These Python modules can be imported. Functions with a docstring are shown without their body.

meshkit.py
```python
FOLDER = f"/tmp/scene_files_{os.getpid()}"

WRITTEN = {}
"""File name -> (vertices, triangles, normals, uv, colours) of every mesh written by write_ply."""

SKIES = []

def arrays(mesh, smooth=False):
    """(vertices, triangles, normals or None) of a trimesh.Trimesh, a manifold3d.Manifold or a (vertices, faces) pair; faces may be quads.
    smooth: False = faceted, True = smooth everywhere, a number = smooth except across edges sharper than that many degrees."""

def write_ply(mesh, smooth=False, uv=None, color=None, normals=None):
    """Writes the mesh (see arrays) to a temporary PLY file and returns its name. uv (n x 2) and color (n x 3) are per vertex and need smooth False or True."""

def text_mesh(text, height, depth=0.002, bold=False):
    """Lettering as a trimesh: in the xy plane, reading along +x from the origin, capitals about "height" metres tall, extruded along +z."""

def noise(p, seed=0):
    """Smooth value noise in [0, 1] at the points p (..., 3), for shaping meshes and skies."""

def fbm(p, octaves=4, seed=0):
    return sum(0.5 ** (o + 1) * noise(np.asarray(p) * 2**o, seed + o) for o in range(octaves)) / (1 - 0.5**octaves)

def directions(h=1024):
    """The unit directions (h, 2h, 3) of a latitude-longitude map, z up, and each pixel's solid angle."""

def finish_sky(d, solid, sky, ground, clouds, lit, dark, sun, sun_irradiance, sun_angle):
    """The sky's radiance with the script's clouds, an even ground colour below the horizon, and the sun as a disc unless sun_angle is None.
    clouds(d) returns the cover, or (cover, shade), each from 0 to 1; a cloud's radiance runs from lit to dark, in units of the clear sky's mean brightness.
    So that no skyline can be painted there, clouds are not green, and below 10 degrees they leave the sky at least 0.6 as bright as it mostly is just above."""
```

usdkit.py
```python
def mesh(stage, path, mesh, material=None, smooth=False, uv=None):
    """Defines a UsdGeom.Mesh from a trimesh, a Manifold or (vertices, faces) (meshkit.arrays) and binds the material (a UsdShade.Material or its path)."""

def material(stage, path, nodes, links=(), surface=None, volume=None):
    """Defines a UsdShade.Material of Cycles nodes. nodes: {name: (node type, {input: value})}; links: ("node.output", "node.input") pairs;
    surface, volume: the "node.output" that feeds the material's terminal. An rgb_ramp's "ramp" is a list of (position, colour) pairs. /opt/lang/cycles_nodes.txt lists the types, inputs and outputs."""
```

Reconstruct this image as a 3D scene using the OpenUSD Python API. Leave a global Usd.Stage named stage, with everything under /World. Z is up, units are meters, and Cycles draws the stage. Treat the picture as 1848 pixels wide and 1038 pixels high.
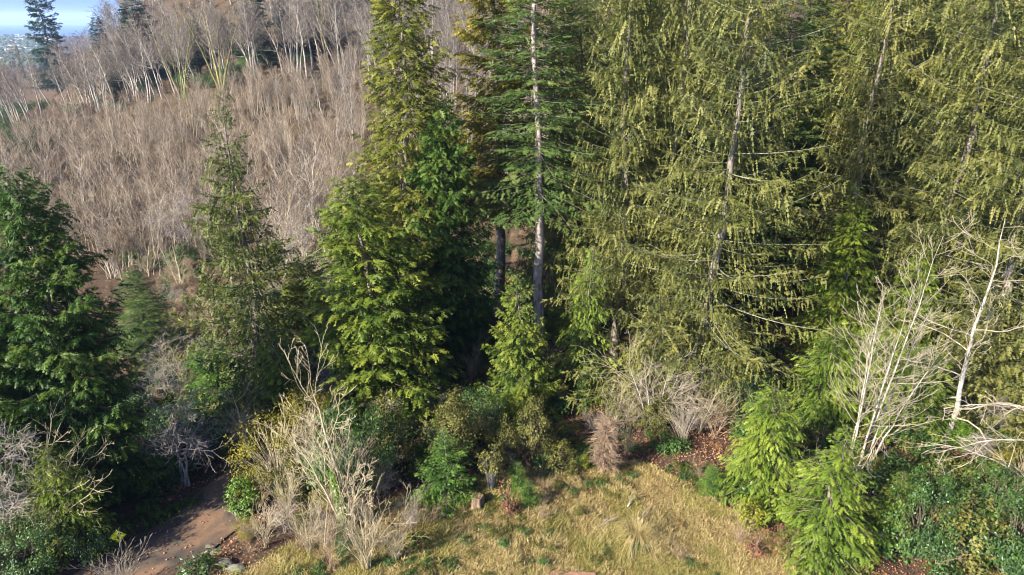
import math
import numpy as np
import trimesh
import usdkit
import meshkit
from pxr import Usd, UsdGeom, UsdLux, UsdShade, Sdf, Gf, Vt

stage = Usd.Stage.CreateInMemory()
UsdGeom.SetStageUpAxis(stage, "Z")
UsdGeom.SetStageMetersPerUnit(stage, 1.0)
UsdGeom.Xform.Define(stage, "/World")
stage.SetDefaultPrim(stage.GetPrimAtPath("/World"))

# ------------------------------------------------------------------ camera, sky, sun, exposure
CAM_H, PITCH, FPX = 30.0, 21.4, 1232.0          # a drone 30 m up; FPX: focal length in pixels of the 1848 px wide photograph
cam = UsdGeom.Camera.Define(stage, "/World/camera")
cam.AddTranslateOp().Set(Gf.Vec3d(0, 0, CAM_H))
cam.AddRotateXOp().Set(90.0 - PITCH)
cam.CreateHorizontalApertureAttr(36.0)
cam.CreateVerticalApertureAttr(36.0 * 575 / 1024)
cam.CreateFocalLengthAttr(36.0 * FPX / 1848)
cam.CreateClippingRangeAttr(Gf.Vec2f(0.5, 90000))
cam.CreateExposureAttr(1.75)

SUN_BEHIND, SUN_EL = math.radians(37.0), math.radians(28.0)
sun_dir = np.array([-math.cos(SUN_BEHIND) * math.cos(SUN_EL), -math.sin(SUN_BEHIND) * math.cos(SUN_EL), math.sin(SUN_EL)])
usdkit.material(stage, "/World/Looks/sky_light", {
    "sky": ("sky_texture", {"sky_type": "single_scattering", "sun_disc": False, "sun_elevation": SUN_EL,
                            "sun_rotation": math.atan2(sun_dir[0], sun_dir[1]), "air_density": 0.3, "aerosol_density": 2.0, "ozone_density": 10.0}),
    "bg": ("background_shader", {"strength": 0.115})}, [("sky.color", "bg.color")], surface="bg.background")
dome = UsdLux.DomeLight.Define(stage, "/World/sky")
UsdShade.MaterialBindingAPI.Apply(dome.GetPrim()).Bind(UsdShade.Material.Get(stage, "/World/Looks/sky_light"))
dome.GetPrim().SetCustomDataByKey("kind", "structure")
sun = UsdLux.DistantLight.Define(stage, "/World/sun")
sun.CreateIntensityAttr(1.25)
sun.CreateAngleAttr(0.5)
sun.CreateNormalizeAttr(True)
sun.CreateColorAttr(Gf.Vec3f(1.0, 0.91, 0.74))
sun.AddRotateXYZOp().Set(Gf.Vec3f(0, math.degrees(math.acos(sun_dir[2])), math.degrees(math.atan2(sun_dir[1], sun_dir[0]))))

# ------------------------------------------------------------------ helpers
R = np.random.default_rng
Z = np.array([0, 0, 1.0])
names = {}


def unit(v):
    return v / np.maximum(np.linalg.norm(v, axis=-1, keepdims=True), 1e-9)


def sstep(x, a, b):
    t = np.clip((np.asarray(x, float) - a) / (b - a), 0, 1)
    return t * t * (3 - 2 * t)


def numbered(path):
    k = names.get(path, 0)
    names[path] = k + 1
    return path if k == 0 else f"{path}_{k:03d}"


def tag(prim, label=None, cat=None, group=None, kind=None):
    for key, val in (("label", label), ("category", cat), ("group", group), ("kind", kind)):
        if val:
            prim.SetCustomDataByKey(key, val)
    return prim


def mat_of(name):
    return UsdShade.Material.Get(stage, "/World/Looks/" + name)


def put(path, v, f, mat, tint=None, smooth=None):
    """One Mesh prim at path; tint is a per-vertex number that the materials read."""
    path = numbered(path)
    m = UsdGeom.Mesh.Define(stage, path)
    v = np.asarray(v, np.float32)
    f = np.asarray(f, np.int32)
    m.CreatePointsAttr(Vt.Vec3fArray.FromNumpy(v))
    m.CreateFaceVertexCountsAttr(Vt.IntArray.FromNumpy(np.full(len(f), f.shape[1], np.int32)))
    m.CreateFaceVertexIndicesAttr(Vt.IntArray.FromNumpy(f.ravel()))
    m.CreateSubdivisionSchemeAttr("none")
    m.CreateDoubleSidedAttr(True)
    if smooth:
        n = np.zeros_like(v)
        fn = np.cross(v[f[:, 1]] - v[f[:, 0]], v[f[:, 2]] - v[f[:, 0]])
        for k in range(f.shape[1]):
            np.add.at(n, f[:, k], fn)
        m.CreateNormalsAttr(Vt.Vec3fArray.FromNumpy(unit(n).astype(np.float32)))
        m.SetNormalsInterpolation("vertex")
    if tint is not None:
        UsdGeom.PrimvarsAPI(m).CreatePrimvar("tint", Sdf.ValueTypeNames.FloatArray, "vertex").Set(Vt.FloatArray.FromNumpy(np.asarray(tint, np.float32)))
    UsdShade.MaterialBindingAPI.Apply(m.GetPrim()).Bind(mat_of(mat))
    return m.GetPrim()


def xform(path, loc=(0, 0, 0), rot=(0, 0, 0), scale=(1, 1, 1)):
    x = UsdGeom.Xform.Define(stage, path)
    x.AddTranslateOp().Set(Gf.Vec3d(*map(float, loc)))
    x.AddRotateXYZOp().Set(Gf.Vec3f(*map(float, rot)))
    x.AddScaleOp().Set(Gf.Vec3f(*map(float, scale)))
    return x.GetPrim()


def thing(name, label, cat, loc=(0, 0, 0), rot=(0, 0, 0), scale=(1, 1, 1), group=None, of=None, kind=None):
    p = xform(numbered("/World/" + name), loc, rot, scale)
    if of:
        p.GetReferences().AddInternalReference(of)
        p.SetInstanceable(True)
    return tag(p, label, cat, group, kind)


class Parts:
    """Collects (vertices, faces, tint) pieces of one mesh."""

    def __init__(self):
        self.v, self.f, self.t, self.n = [], [], [], 0

    def add(self, v, f, t=None):
        self.v.append(v)
        self.f.append(f + self.n)
        self.t.append(np.full(len(v), 0.5) if t is None else t)
        self.n += len(v)
        return self

    def done(self):
        return np.vstack(self.v), np.vstack(self.f), np.concatenate(self.t)


def tubes(P, r, sides=4):
    """Many polylines at once: P (n, k, 3), r (n, k)."""
    P = np.asarray(P, float)
    n, k, _ = P.shape
    T = unit(np.gradient(P, axis=1))
    ref = np.where(np.abs(T[:, :1, 2:]) < 0.8, Z, np.array([1.0, 0, 0]))
    A = unit(np.cross(T, np.broadcast_to(ref, T.shape)))
    B = np.cross(T, A)
    a = np.arange(sides) * 2 * np.pi / sides
    V = P[:, :, None] + r[:, :, None, None] * (np.cos(a)[:, None] * A[:, :, None] + np.sin(a)[:, None] * B[:, :, None])
    i, j = np.meshgrid(np.arange(k - 1), np.arange(sides), indexing="ij")
    q = np.stack([i * sides + j, i * sides + (j + 1) % sides, (i + 1) * sides + (j + 1) % sides, (i + 1) * sides + j], -1).reshape(-1, 4)
    F = np.vstack([q[:, [0, 1, 2]], q[:, [0, 2, 3]]])
    F = (F[None] + (np.arange(n) * k * sides)[:, None, None]).reshape(-1, 3)
    return V.reshape(-1, 3), F


def fronds(P, D, N, L, W, sag, J, rng, tint, fwd=0.6, taper=0.65, tipgain=0.3, limp=0.0):
    """Sprays: a curved spine with a sawtooth of leaflets on both sides. P, D, N (n, 3); L, W, sag, tint (n,)."""
    n = len(P)
    u = np.linspace(0, 1, J + 1)
    S = P[:, None] + D[:, None] * (L[:, None] * u)[..., None] - Z * (L * sag)[:, None, None] * (u ** 2)[:, None]
    T = unit(np.diff(S, axis=1))
    B = unit(np.cross(T, np.broadcast_to(N[:, None], T.shape)))
    um = 0.5 * (u[1:] + u[:-1])
    w = W[:, None] * (1 - taper * um) * np.minimum(1, 0.55 + 2 * um)
    mid = 0.5 * (S[:, 1:] + S[:, :-1])
    tips = []
    for s in (-1, 1):
        jit = rng.normal(0, 0.22, (n, J, 3)) * w[..., None]
        tips.append(mid + (s * B + fwd * T - Z * limp) * w[..., None] + jit)
    V = np.concatenate([S, tips[0], tips[1]], 1)
    m = V.shape[1]
    j = np.arange(J)
    F = np.vstack([np.stack([j, j + 1, J + 1 + j], 1), np.stack([j + 1, j, 2 * J + 1 + j], 1)])
    F = (F[None] + (np.arange(n) * m)[:, None, None]).reshape(-1, 3)
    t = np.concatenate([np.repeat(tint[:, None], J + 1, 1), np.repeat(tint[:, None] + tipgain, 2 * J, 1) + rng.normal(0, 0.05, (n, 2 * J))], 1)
    return V.reshape(-1, 3), F, t.ravel()


# ------------------------------------------------------------------ the lie of the land
ROAD = np.array([[-34.0, 15.0], [-27.5, 24.0], [-22.4, 31.0], [-20.0, 35.5], [-18.4, 39.5], [-17.0, 43.0], [-14.5, 46.5], [-10.0, 49.5]])
ROAD_W = np.array([3.0, 2.9, 2.8, 2.5, 2.3, 2.1, 1.9, 1.8])


def road_line(n=140):
    t = np.linspace(0, len(ROAD) - 1, n)
    from scipy.interpolate import CubicSpline
    c = CubicSpline(np.arange(len(ROAD)), ROAD)(t)
    return c, np.interp(t, np.arange(len(ROAD)), ROAD_W)


RC, RW = road_line()


def base_height(x, y):
    x, y = np.asarray(x, float), np.asarray(y, float)
    r = np.hypot(x, y)
    h = 18 * sstep(y, 110, 255) * sstep(x, -170, -75)
    k = x / np.maximum(y, 1.0)
    h = h + 62 * sstep(y, 250, 460) * sstep(k, -0.63, -0.42)
    h = h - 34 * sstep(y, 235, 480) * (1 - sstep(k, -0.70, -0.58)) * (y > 0)
    h = h - 2.2 * (1 - sstep(x, -60, -20)) * sstep(y, 45, 80)
    near = 1 - sstep(r, 60, 140)
    h = h + near * 0.9 * sstep(x, -20.5, -15.0) * (1 - sstep(y, 40, 50)) * (1 - 0.6 * sstep(x, -12, 8))
    far = sstep(r, 800, 1700)
    return h * (1 - far) - 61.5 * far


def height(x, y):
    x, y = np.asarray(x, float), np.asarray(y, float)
    h = base_height(x, y)
    r = np.hypot(x, y)
    p = np.stack([x, y, 0 * x], -1)
    bump = (meshkit.fbm(p / 7.0, 3, 5) - 0.5) * 1.3 + (meshkit.fbm(p / 1.7, 3, 9) - 0.5) * 0.6
    far_bump = (meshkit.fbm(p / 45.0, 3, 15) - 0.5) * 7 * sstep(r, 90, 200) * (1 - sstep(r, 700, 1200))
    h = h + bump * (1 - sstep(r, 150, 400)) + far_bump
    near = (r < 90)
    if np.any(near):
        q = np.stack([x[near], y[near]], -1).reshape(-1, 2)
        d = np.linalg.norm(q[:, None] - RC[None, ::2], axis=-1)
        k = d.argmin(1)
        m = 1 - sstep(d.min(1) - RW[::2][k], 0.1, 1.6)
        rz = base_height(RC[::2, 0], RC[::2, 1])[k] - 0.25
        h = np.array(h)
        h[near] = h[near] * (1 - m) + (rz - 0.10) * m
    return h


def hz(x, y):
    return float(height(np.array([x]), np.array([y]))[0])


CP, SP = math.cos(math.radians(PITCH)), math.sin(math.radians(PITCH))


def ray(px, py):
    u, v = (px - 924) / FPX, (519 - py) / FPX
    return np.array([u, CP + v * SP, v * CP - SP])


def at(px, py, far=900):
    """The point of the ground that the photograph shows at the pixel."""
    d = ray(px, py)
    t = np.linspace(20, far, 4000)
    p = d * t[:, None]
    below = CAM_H + p[:, 2] < height(p[:, 0], p[:, 1])
    k = int(np.argmax(below)) if below.any() else len(t) - 1
    return np.array([p[k, 0], p[k, 1], hz(p[k, 0], p[k, 1])])


def top_height(g, py):
    """The height above the ground at g whose top shows at row py."""
    v = (519 - py) / FPX
    k = (v * CP - SP) / (CP + v * SP)
    return CAM_H + g[1] * k - g[2]


# ------------------------------------------------------------------ materials
def leaf_mat(name, dark, mid, tip, trans=0.3, rough=0.55, spec=0.25):
    tcol = tuple(c * k for c, k in zip(mid, (1.15, 1.2, 0.6)))
    usdkit.material(stage, "/World/Looks/" + name, {
        "a": ("attribute", {"attribute": "tint"}),
        "o": ("object_info", {}),
        "c": ("texture_coordinate", {}),
        "n": ("noise_texture", {"scale": 0.45, "detail": 2.0}),
        "m1": ("math", {"math_type": "multiply_add", "value2": 0.9, "value3": -0.45}),
        "m2": ("math", {"math_type": "add"}),
        "m3": ("math", {"math_type": "multiply_add", "value2": 0.24, "value3": -0.12}),
        "m4": ("math", {"math_type": "add", "use_clamp": True}),
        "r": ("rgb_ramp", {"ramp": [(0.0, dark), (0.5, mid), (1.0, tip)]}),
        "p": ("principled_bsdf", {"roughness": rough, "specular_ior_level": spec}),
        "t": ("translucent_bsdf", {"color": tcol}),
        "x": ("mix_closure", {"fac": trans})},
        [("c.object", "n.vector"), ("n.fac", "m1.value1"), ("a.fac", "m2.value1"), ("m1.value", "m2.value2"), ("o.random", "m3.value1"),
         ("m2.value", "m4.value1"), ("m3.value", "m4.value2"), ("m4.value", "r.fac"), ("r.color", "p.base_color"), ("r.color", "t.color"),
         ("p.BSDF", "x.closure1"), ("t.BSDF", "x.closure2")], surface="x.closure")


leaf_mat("spruce_leaf", (0.032, 0.046, 0.014), (0.122, 0.130, 0.030), (0.200, 0.190, 0.052))
leaf_mat("thin_spruce_leaf", (0.022, 0.038, 0.012), (0.085, 0.108, 0.022), (0.170, 0.175, 0.038))
leaf_mat("fir_leaf", (0.022, 0.050, 0.014), (0.078, 0.130, 0.030), (0.160, 0.195, 0.050))
leaf_mat("young_fir_leaf", (0.020, 0.060, 0.012), (0.075, 0.150, 0.022), (0.150, 0.240, 0.040))
leaf_mat("cedar_leaf", (0.030, 0.060, 0.009), (0.105, 0.150, 0.017), (0.210, 0.230, 0.030))
leaf_mat("tall_cedar_leaf", (0.045, 0.060, 0.010), (0.130, 0.145, 0.020), (0.220, 0.210, 0.035))
leaf_mat("olive_cedar_leaf", (0.070, 0.070, 0.010), (0.185, 0.165, 0.018), (0.290, 0.230, 0.026))
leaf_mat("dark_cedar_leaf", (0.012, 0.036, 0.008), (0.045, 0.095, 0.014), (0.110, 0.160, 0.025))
leaf_mat("hemlock_leaf", (0.028, 0.052, 0.008), (0.100, 0.155, 0.015), (0.205, 0.250, 0.030))
leaf_mat("blue_fir_leaf", (0.008, 0.020, 0.012), (0.020, 0.045, 0.024), (0.045, 0.075, 0.035))
leaf_mat("salal_leaf", (0.018, 0.045, 0.010), (0.055, 0.110, 0.022), (0.120, 0.190, 0.045), trans=0.2, rough=0.42, spec=0.35)
leaf_mat("holly_leaf", (0.040, 0.048, 0.012), (0.125, 0.122, 0.028), (0.215, 0.190, 0.055), trans=0.2, rough=0.5, spec=0.2)
leaf_mat("ivy_leaf", (0.030, 0.070, 0.008), (0.080, 0.150, 0.015), (0.200, 0.260, 0.040), trans=0.25, rough=0.4, spec=0.4)
leaf_mat("yellow_leaf", (0.090, 0.110, 0.010), (0.210, 0.220, 0.020), (0.330, 0.300, 0.040))
leaf_mat("red_leaf", (0.120, 0.060, 0.030), (0.270, 0.115, 0.065), (0.390, 0.210, 0.120))
leaf_mat("litter_leaf", (0.080, 0.036, 0.022), (0.260, 0.115, 0.065), (0.450, 0.270, 0.160), trans=0.1)
leaf_mat("fern_leaf", (0.020, 0.042, 0.008), (0.060, 0.100, 0.014), (0.130, 0.160, 0.024))
leaf_mat("dry_fern_leaf", (0.110, 0.060, 0.020), (0.230, 0.130, 0.050), (0.330, 0.210, 0.090))
leaf_mat("grass_blade", (0.150, 0.120, 0.035), (0.390, 0.305, 0.120), (0.580, 0.480, 0.270), trans=0.25)
leaf_mat("moss_blade", (0.095, 0.090, 0.020), (0.275, 0.240, 0.065), (0.440, 0.370, 0.150), trans=0.25)


def bark_mat(name, a, b, c, scale=6.0, stretch=0.25, blotch=None, rough=0.85):
    nodes = {"tc": ("texture_coordinate", {}), "mp": ("mapping", {"scale": (1.0, 1.0, stretch)}),
             "n": ("noise_texture", {"scale": scale, "detail": 5.0, "roughness": 0.65}),
             "r": ("rgb_ramp", {"ramp": [(0.28, a), (0.5, b), (0.72, c)]}),
             "b": ("bump", {"strength": 0.6, "distance": 0.03}),
             "p": ("principled_bsdf", {"roughness": rough, "specular_ior_level": 0.2})}
    nodes["o"] = ("object_info", {})
    nodes["om"] = ("map_range", {"to_min": 0.78, "to_max": 0.95} if name.startswith("alder") else {"to_min": 0.72, "to_max": 1.22})
    nodes["hs"] = ("hsv", {})
    links = [("tc.object", "mp.vector"), ("mp.vector", "n.vector"), ("n.fac", "r.fac"), ("n.fac", "b.height"), ("b.normal", "p.normal"), ("o.random", "om.value"), ("om.result", "hs.value"),
             ("hs.color", "p.base_color")]
    if blotch:
        nodes["n2"] = ("noise_texture", {"scale": 1.3, "detail": 3.0})
        nodes["r2"] = ("rgb_ramp", {"ramp": [(0.50, (0, 0, 0)), (0.62, (1, 1, 1))]})
        nodes["mx"] = ("mix", {"color2": blotch})
        links += [("tc.object", "n2.vector"), ("n2.fac", "r2.fac"), ("r2.color", "mx.fac"), ("r.color", "mx.color1"), ("mx.color", "hs.color")]
    else:
        links += [("r.color", "hs.color")]
    usdkit.material(stage, "/World/Looks/" + name, nodes, links, surface="p.BSDF")


bark_mat("pale_bark", (0.11, 0.085, 0.07), (0.26, 0.215, 0.185), (0.40, 0.345, 0.30), scale=5)
bark_mat("conifer_bark", (0.06, 0.05, 0.04), (0.17, 0.14, 0.115), (0.31, 0.27, 0.235), scale=5, blotch=(0.085, 0.085, 0.05))
bark_mat("spruce_limb", (0.06, 0.06, 0.04), (0.14, 0.135, 0.095), (0.32, 0.31, 0.25), scale=3)
bark_mat("stump_bark", (0.06, 0.045, 0.03), (0.16, 0.11, 0.07), (0.26, 0.19, 0.12), scale=8)
bark_mat("dark_bark", (0.035, 0.028, 0.022), (0.085, 0.065, 0.05), (0.15, 0.12, 0.10), scale=6)
bark_mat("alder_bark", (0.13, 0.11, 0.085), (0.37, 0.335, 0.285), (0.52, 0.48, 0.42), scale=4, stretch=1.0, blotch=(0.20, 0.175, 0.13))
bark_mat("alder_twig", (0.18, 0.145, 0.10), (0.31, 0.26, 0.19), (0.46, 0.41, 0.32), scale=2, stretch=1.0)
bark_mat("red_twig", (0.085, 0.058, 0.036), (0.170, 0.123, 0.080), (0.27, 0.205, 0.14), scale=1.2, stretch=1.0)
bark_mat("sapling_bark", (0.22, 0.18, 0.135), (0.40, 0.345, 0.27), (0.56, 0.50, 0.41), scale=1.5, stretch=1.0)
bark_mat("ridge_twig", (0.065, 0.052, 0.042), (0.13, 0.105, 0.085), (0.22, 0.185, 0.155), scale=2, stretch=1.0)
bark_mat("grey_twig", (0.12, 0.10, 0.085), (0.24, 0.205, 0.175), (0.38, 0.34, 0.30), scale=2, stretch=1.0)
bark_mat("straw_twig", (0.22, 0.18, 0.11), (0.36, 0.30, 0.19), (0.52, 0.45, 0.31), scale=2, stretch=1.0)
bark_mat("brown_twig", (0.12, 0.08, 0.05), (0.23, 0.16, 0.105), (0.35, 0.25, 0.17), scale=2, stretch=1.0)
bark_mat("mossy_bark", (0.12, 0.10, 0.06), (0.22, 0.19, 0.09), (0.30, 0.28, 0.10), scale=3, blotch=(0.17, 0.17, 0.025))
bark_mat("stump_wood", (0.12, 0.075, 0.04), (0.24, 0.155, 0.085), (0.36, 0.25, 0.15), scale=7, stretch=0.4)
bark_mat("board_wood", (0.14, 0.075, 0.045), (0.24, 0.13, 0.08), (0.32, 0.19, 0.12), scale=4, stretch=1.0)
bark_mat("mossy_stone", (0.06, 0.065, 0.045), (0.15, 0.14, 0.10), (0.24, 0.22, 0.17), scale=3, stretch=1.0, blotch=(0.09, 0.11, 0.02))

# ground: dark forest soil, dry grass with moss in the clearing, brown litter on the far slope
usdkit.material(stage, "/World/Looks/ground", {
    "a": ("attribute", {"attribute": "tint"}), "g": ("geometry", {}),
    "n": ("noise_texture", {"scale": 0.33, "detail": 7.0, "roughness": 0.65}),
    "n2": ("noise_texture", {"scale": 4.0, "detail": 6.0, "roughness": 0.7}),
    "n3": ("noise_texture", {"scale": 0.9, "detail": 4.0}),
    "soil": ("rgb_ramp", {"ramp": [(0.3, (0.035, 0.022, 0.015)), (0.55, (0.075, 0.051, 0.034)), (0.75, (0.145, 0.090, 0.058))]}),
    "dry": ("rgb_ramp", {"ramp": [(0.3, (0.10, 0.08, 0.03)), (0.5, (0.28, 0.22, 0.10)), (0.7, (0.44, 0.35, 0.19))]}),
    "moss": ("rgb_ramp", {"ramp": [(0.3, (0.05, 0.06, 0.012)), (0.6, (0.15, 0.16, 0.03))]}),
    "mm": ("rgb_ramp", {"ramp": [(0.42, (0, 0, 0)), (0.60, (1, 1, 1))]}),
    "x1": ("mix", {}), "x2": ("mix", {}),
    "b": ("bump", {"strength": 0.8, "distance": 0.12}),
    "p": ("principled_bsdf", {"roughness": 0.95, "specular_ior_level": 0.1})},
    [("g.position", "n.vector"), ("g.position", "n2.vector"), ("g.position", "n3.vector"), ("n2.fac", "soil.fac"), ("n2.fac", "dry.fac"), ("n2.fac", "moss.fac"),
     ("n3.fac", "mm.fac"), ("mm.color", "x1.fac"), ("dry.color", "x1.color1"), ("moss.color", "x1.color2"), ("a.fac", "x2.fac"), ("soil.color", "x2.color1"),
     ("x1.color", "x2.color2"), ("x2.color", "p.base_color"), ("n2.fac", "b.height"), ("b.normal", "p.normal")], surface="p.BSDF")
usdkit.material(stage, "/World/Looks/road", {
    "g": ("geometry", {}), "n": ("noise_texture", {"scale": 0.5, "detail": 5.0, "distortion": 0.6}), "n2": ("noise_texture", {"scale": 14.0, "detail": 5.0, "roughness": 0.75}),
    "c1": ("rgb_ramp", {"ramp": [(0.35, (0.055, 0.046, 0.042)), (0.5, (0.105, 0.078, 0.060)), (0.65, (0.185, 0.115, 0.075))]}),
    "c2": ("rgb_ramp", {"ramp": [(0.3, (0.55, 0.55, 0.55)), (0.7, (1.3, 1.25, 1.2))]}),
    "m": ("mix", {"mix_type": "multiply", "fac": 1.0}), "b": ("bump", {"strength": 0.4, "distance": 0.03}),
    "p": ("principled_bsdf", {"roughness": 0.9, "specular_ior_level": 0.2})},
    [("g.position", "n.vector"), ("g.position", "n2.vector"), ("n.fac", "c1.fac"), ("n2.fac", "c2.fac"), ("c1.color", "m.color1"), ("c2.color", "m.color2"),
     ("m.color", "p.base_color"), ("n2.fac", "b.height"), ("b.normal", "p.normal")], surface="p.BSDF")
usdkit.material(stage, "/World/Looks/sea", {
    "g": ("geometry", {}), "n": ("noise_texture", {"scale": 0.02, "detail": 4.0}), "b": ("bump", {"strength": 0.25, "distance": 4.0}),
    "p": ("principled_bsdf", {"base_color": (0.03, 0.06, 0.09), "roughness": 0.25, "ior": 1.33})},
    [("g.position", "n.vector"), ("n.fac", "b.height"), ("b.normal", "p.normal")], surface="p.BSDF")


def plain(name, col, rough=0.6, metal=0.0):
    usdkit.material(stage, "/World/Looks/" + name, {
        "tc": ("texture_coordinate", {}), "n": ("noise_texture", {"scale": 5.0, "detail": 4.0}),
        "r": ("rgb_ramp", {"ramp": [(0.3, tuple(0.82 * c for c in col)), (0.7, tuple(min(1, 1.1 * c) for c in col))]}),
        "p": ("principled_bsdf", {"roughness": rough, "metallic": metal})},
        [("tc.object", "n.vector"), ("n.fac", "r.fac"), ("r.color", "p.base_color")], surface="p.BSDF")


plain("sign_yellow", (0.62, 0.70, 0.02), 0.4)
plain("sign_black", (0.02, 0.02, 0.02), 0.5)
plain("galvanized", (0.45, 0.46, 0.46), 0.45, 0.6)
plain("town_white", (0.78, 0.77, 0.74))
plain("town_grey", (0.42, 0.43, 0.44))
plain("town_red", (0.42, 0.20, 0.15))
plain("town_tan", (0.52, 0.45, 0.36))
plain("far_wood", (0.05, 0.075, 0.05), 0.9)

# ------------------------------------------------------------------ ground, road, water, far land
nx = np.concatenate([-np.geomspace(20000, 46, 70), np.arange(-45, 46, 0.55), np.geomspace(46, 20000, 70)])
ny = np.concatenate([-np.geomspace(3000, 22, 16), np.arange(-20, 26, 3.0), np.arange(26, 64, 0.5), np.geomspace(64.6, 18500, 110)])
GX, GY = np.meshgrid(nx, ny, indexing="ij")
GZ = height(GX, GY)


def clearing(x, y):
    """1 where open dry grass grows."""
    p = np.stack([np.asarray(x, float), np.asarray(y, float), 0 * np.asarray(x, float)], -1)
    e = (meshkit.fbm(p / 4.0, 3, 21) - 0.5) * 5
    edge = np.interp(x, [-40, -19, -13, -8.5, -4, 3, 9, 13, 16, 19, 24, 40], [26, 28, 32.5, 36.0, 37.5, 40.5, 41.5, 38.5, 34.0, 31.0, 27, 26])
    near = sstep(edge + 0.45 * e - y, -0.6, 0.9) * sstep(x + 0.3 * e, -18.5, -14.5)
    hill = 0.12 * sstep(y, 85, 105) * (1 - sstep(y, 330, 400)) * (1 - sstep(x, 0, 20))
    return np.maximum(near, hill)


i, j = np.meshgrid(np.arange(len(nx) - 1), np.arange(len(ny) - 1), indexing="ij")
q = np.stack([i * len(ny) + j, (i + 1) * len(ny) + j, (i + 1) * len(ny) + j + 1, i * len(ny) + j + 1], -1).reshape(-1, 4)
g = put("/World/ground", np.stack([GX, GY, GZ], -1).reshape(-1, 3), np.vstack([q[:, [0, 1, 2]], q[:, [0, 2, 3]]]), "ground", clearing(GX, GY).ravel(), smooth=True)
tag(g, "forest ground sloping gently, dry grass in the clearing", None, None, "structure")

tn = unit(np.gradient(RC, axis=0))
nr = np.stack([-tn[:, 1], tn[:, 0]], -1)
cross = np.linspace(-1, 1, 9)
prng = R(3)
edge = np.stack([np.interp(np.arange(len(RC)), np.arange(0, len(RC), 4), prng.normal(0, 0.16, len(range(0, len(RC), 4)))) for _ in range(2)])
rp = []
for k, c in enumerate(cross):
    w = RW + (edge[0] if c < 0 else edge[1]) * abs(c)
    xy = RC + nr * (w * c)[:, None]
    rp.append(np.column_stack([xy, base_height(RC[:, 0], RC[:, 1]) - 0.25 + 0.05 * (1 - c * c)]))
rp = np.stack(rp, 1)
i, j = np.meshgrid(np.arange(len(RC) - 1), np.arange(8), indexing="ij")
q = np.stack([i * 9 + j, (i + 1) * 9 + j, (i + 1) * 9 + j + 1, i * 9 + j + 1], -1).reshape(-1, 4)
tag(put("/World/road", rp.reshape(-1, 3), np.vstack([q[:, [0, 1, 2]], q[:, [0, 2, 3]]]), "road", smooth=True), "narrow brown road strewn with leaves, curving into the trees", None, None, "structure")

sea_v = np.array([[-20000, 4300, -60], [15000, 4300, -60], [15000, 17500, -60], [-20000, 17500, -60]], float)
tag(put("/World/water", sea_v, np.array([[0, 1, 2], [0, 2, 3]]), "sea"), "pale blue bay beyond the town", None, None, "structure")
# low wooded land on the far side of the bay
hx = np.linspace(-19500, 6000, 120)
hh = 60 + 110 * meshkit.fbm(np.stack([hx / 3000, 0 * hx, 0 * hx], -1), 4, 3)
hv = np.concatenate([np.column_stack([hx, np.full_like(hx, 15500) + k * 900, -61 + hh * s]) for k, s in enumerate((0.0, 0.8, 1.0, 0.0))])
m = len(hx)
q = np.concatenate([np.stack([np.arange(m - 1) + k * m, np.arange(1, m) + k * m, np.arange(1, m) + (k + 1) * m, np.arange(m - 1) + (k + 1) * m], -1) for k in range(3)])
tag(put("/World/far_hills", hv, np.vstack([q[:, [0, 1, 2]], q[:, [0, 2, 3]]]), "far_wood", smooth=True), "low blue wooded land across the bay", None, None, "structure")

# ------------------------------------------------------------------ tree builders
stage.CreateClassPrim("/World/kinds")


def kind(name):
    p = "/World/kinds/" + name
    UsdGeom.Xform.Define(stage, p)
    return p


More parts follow.
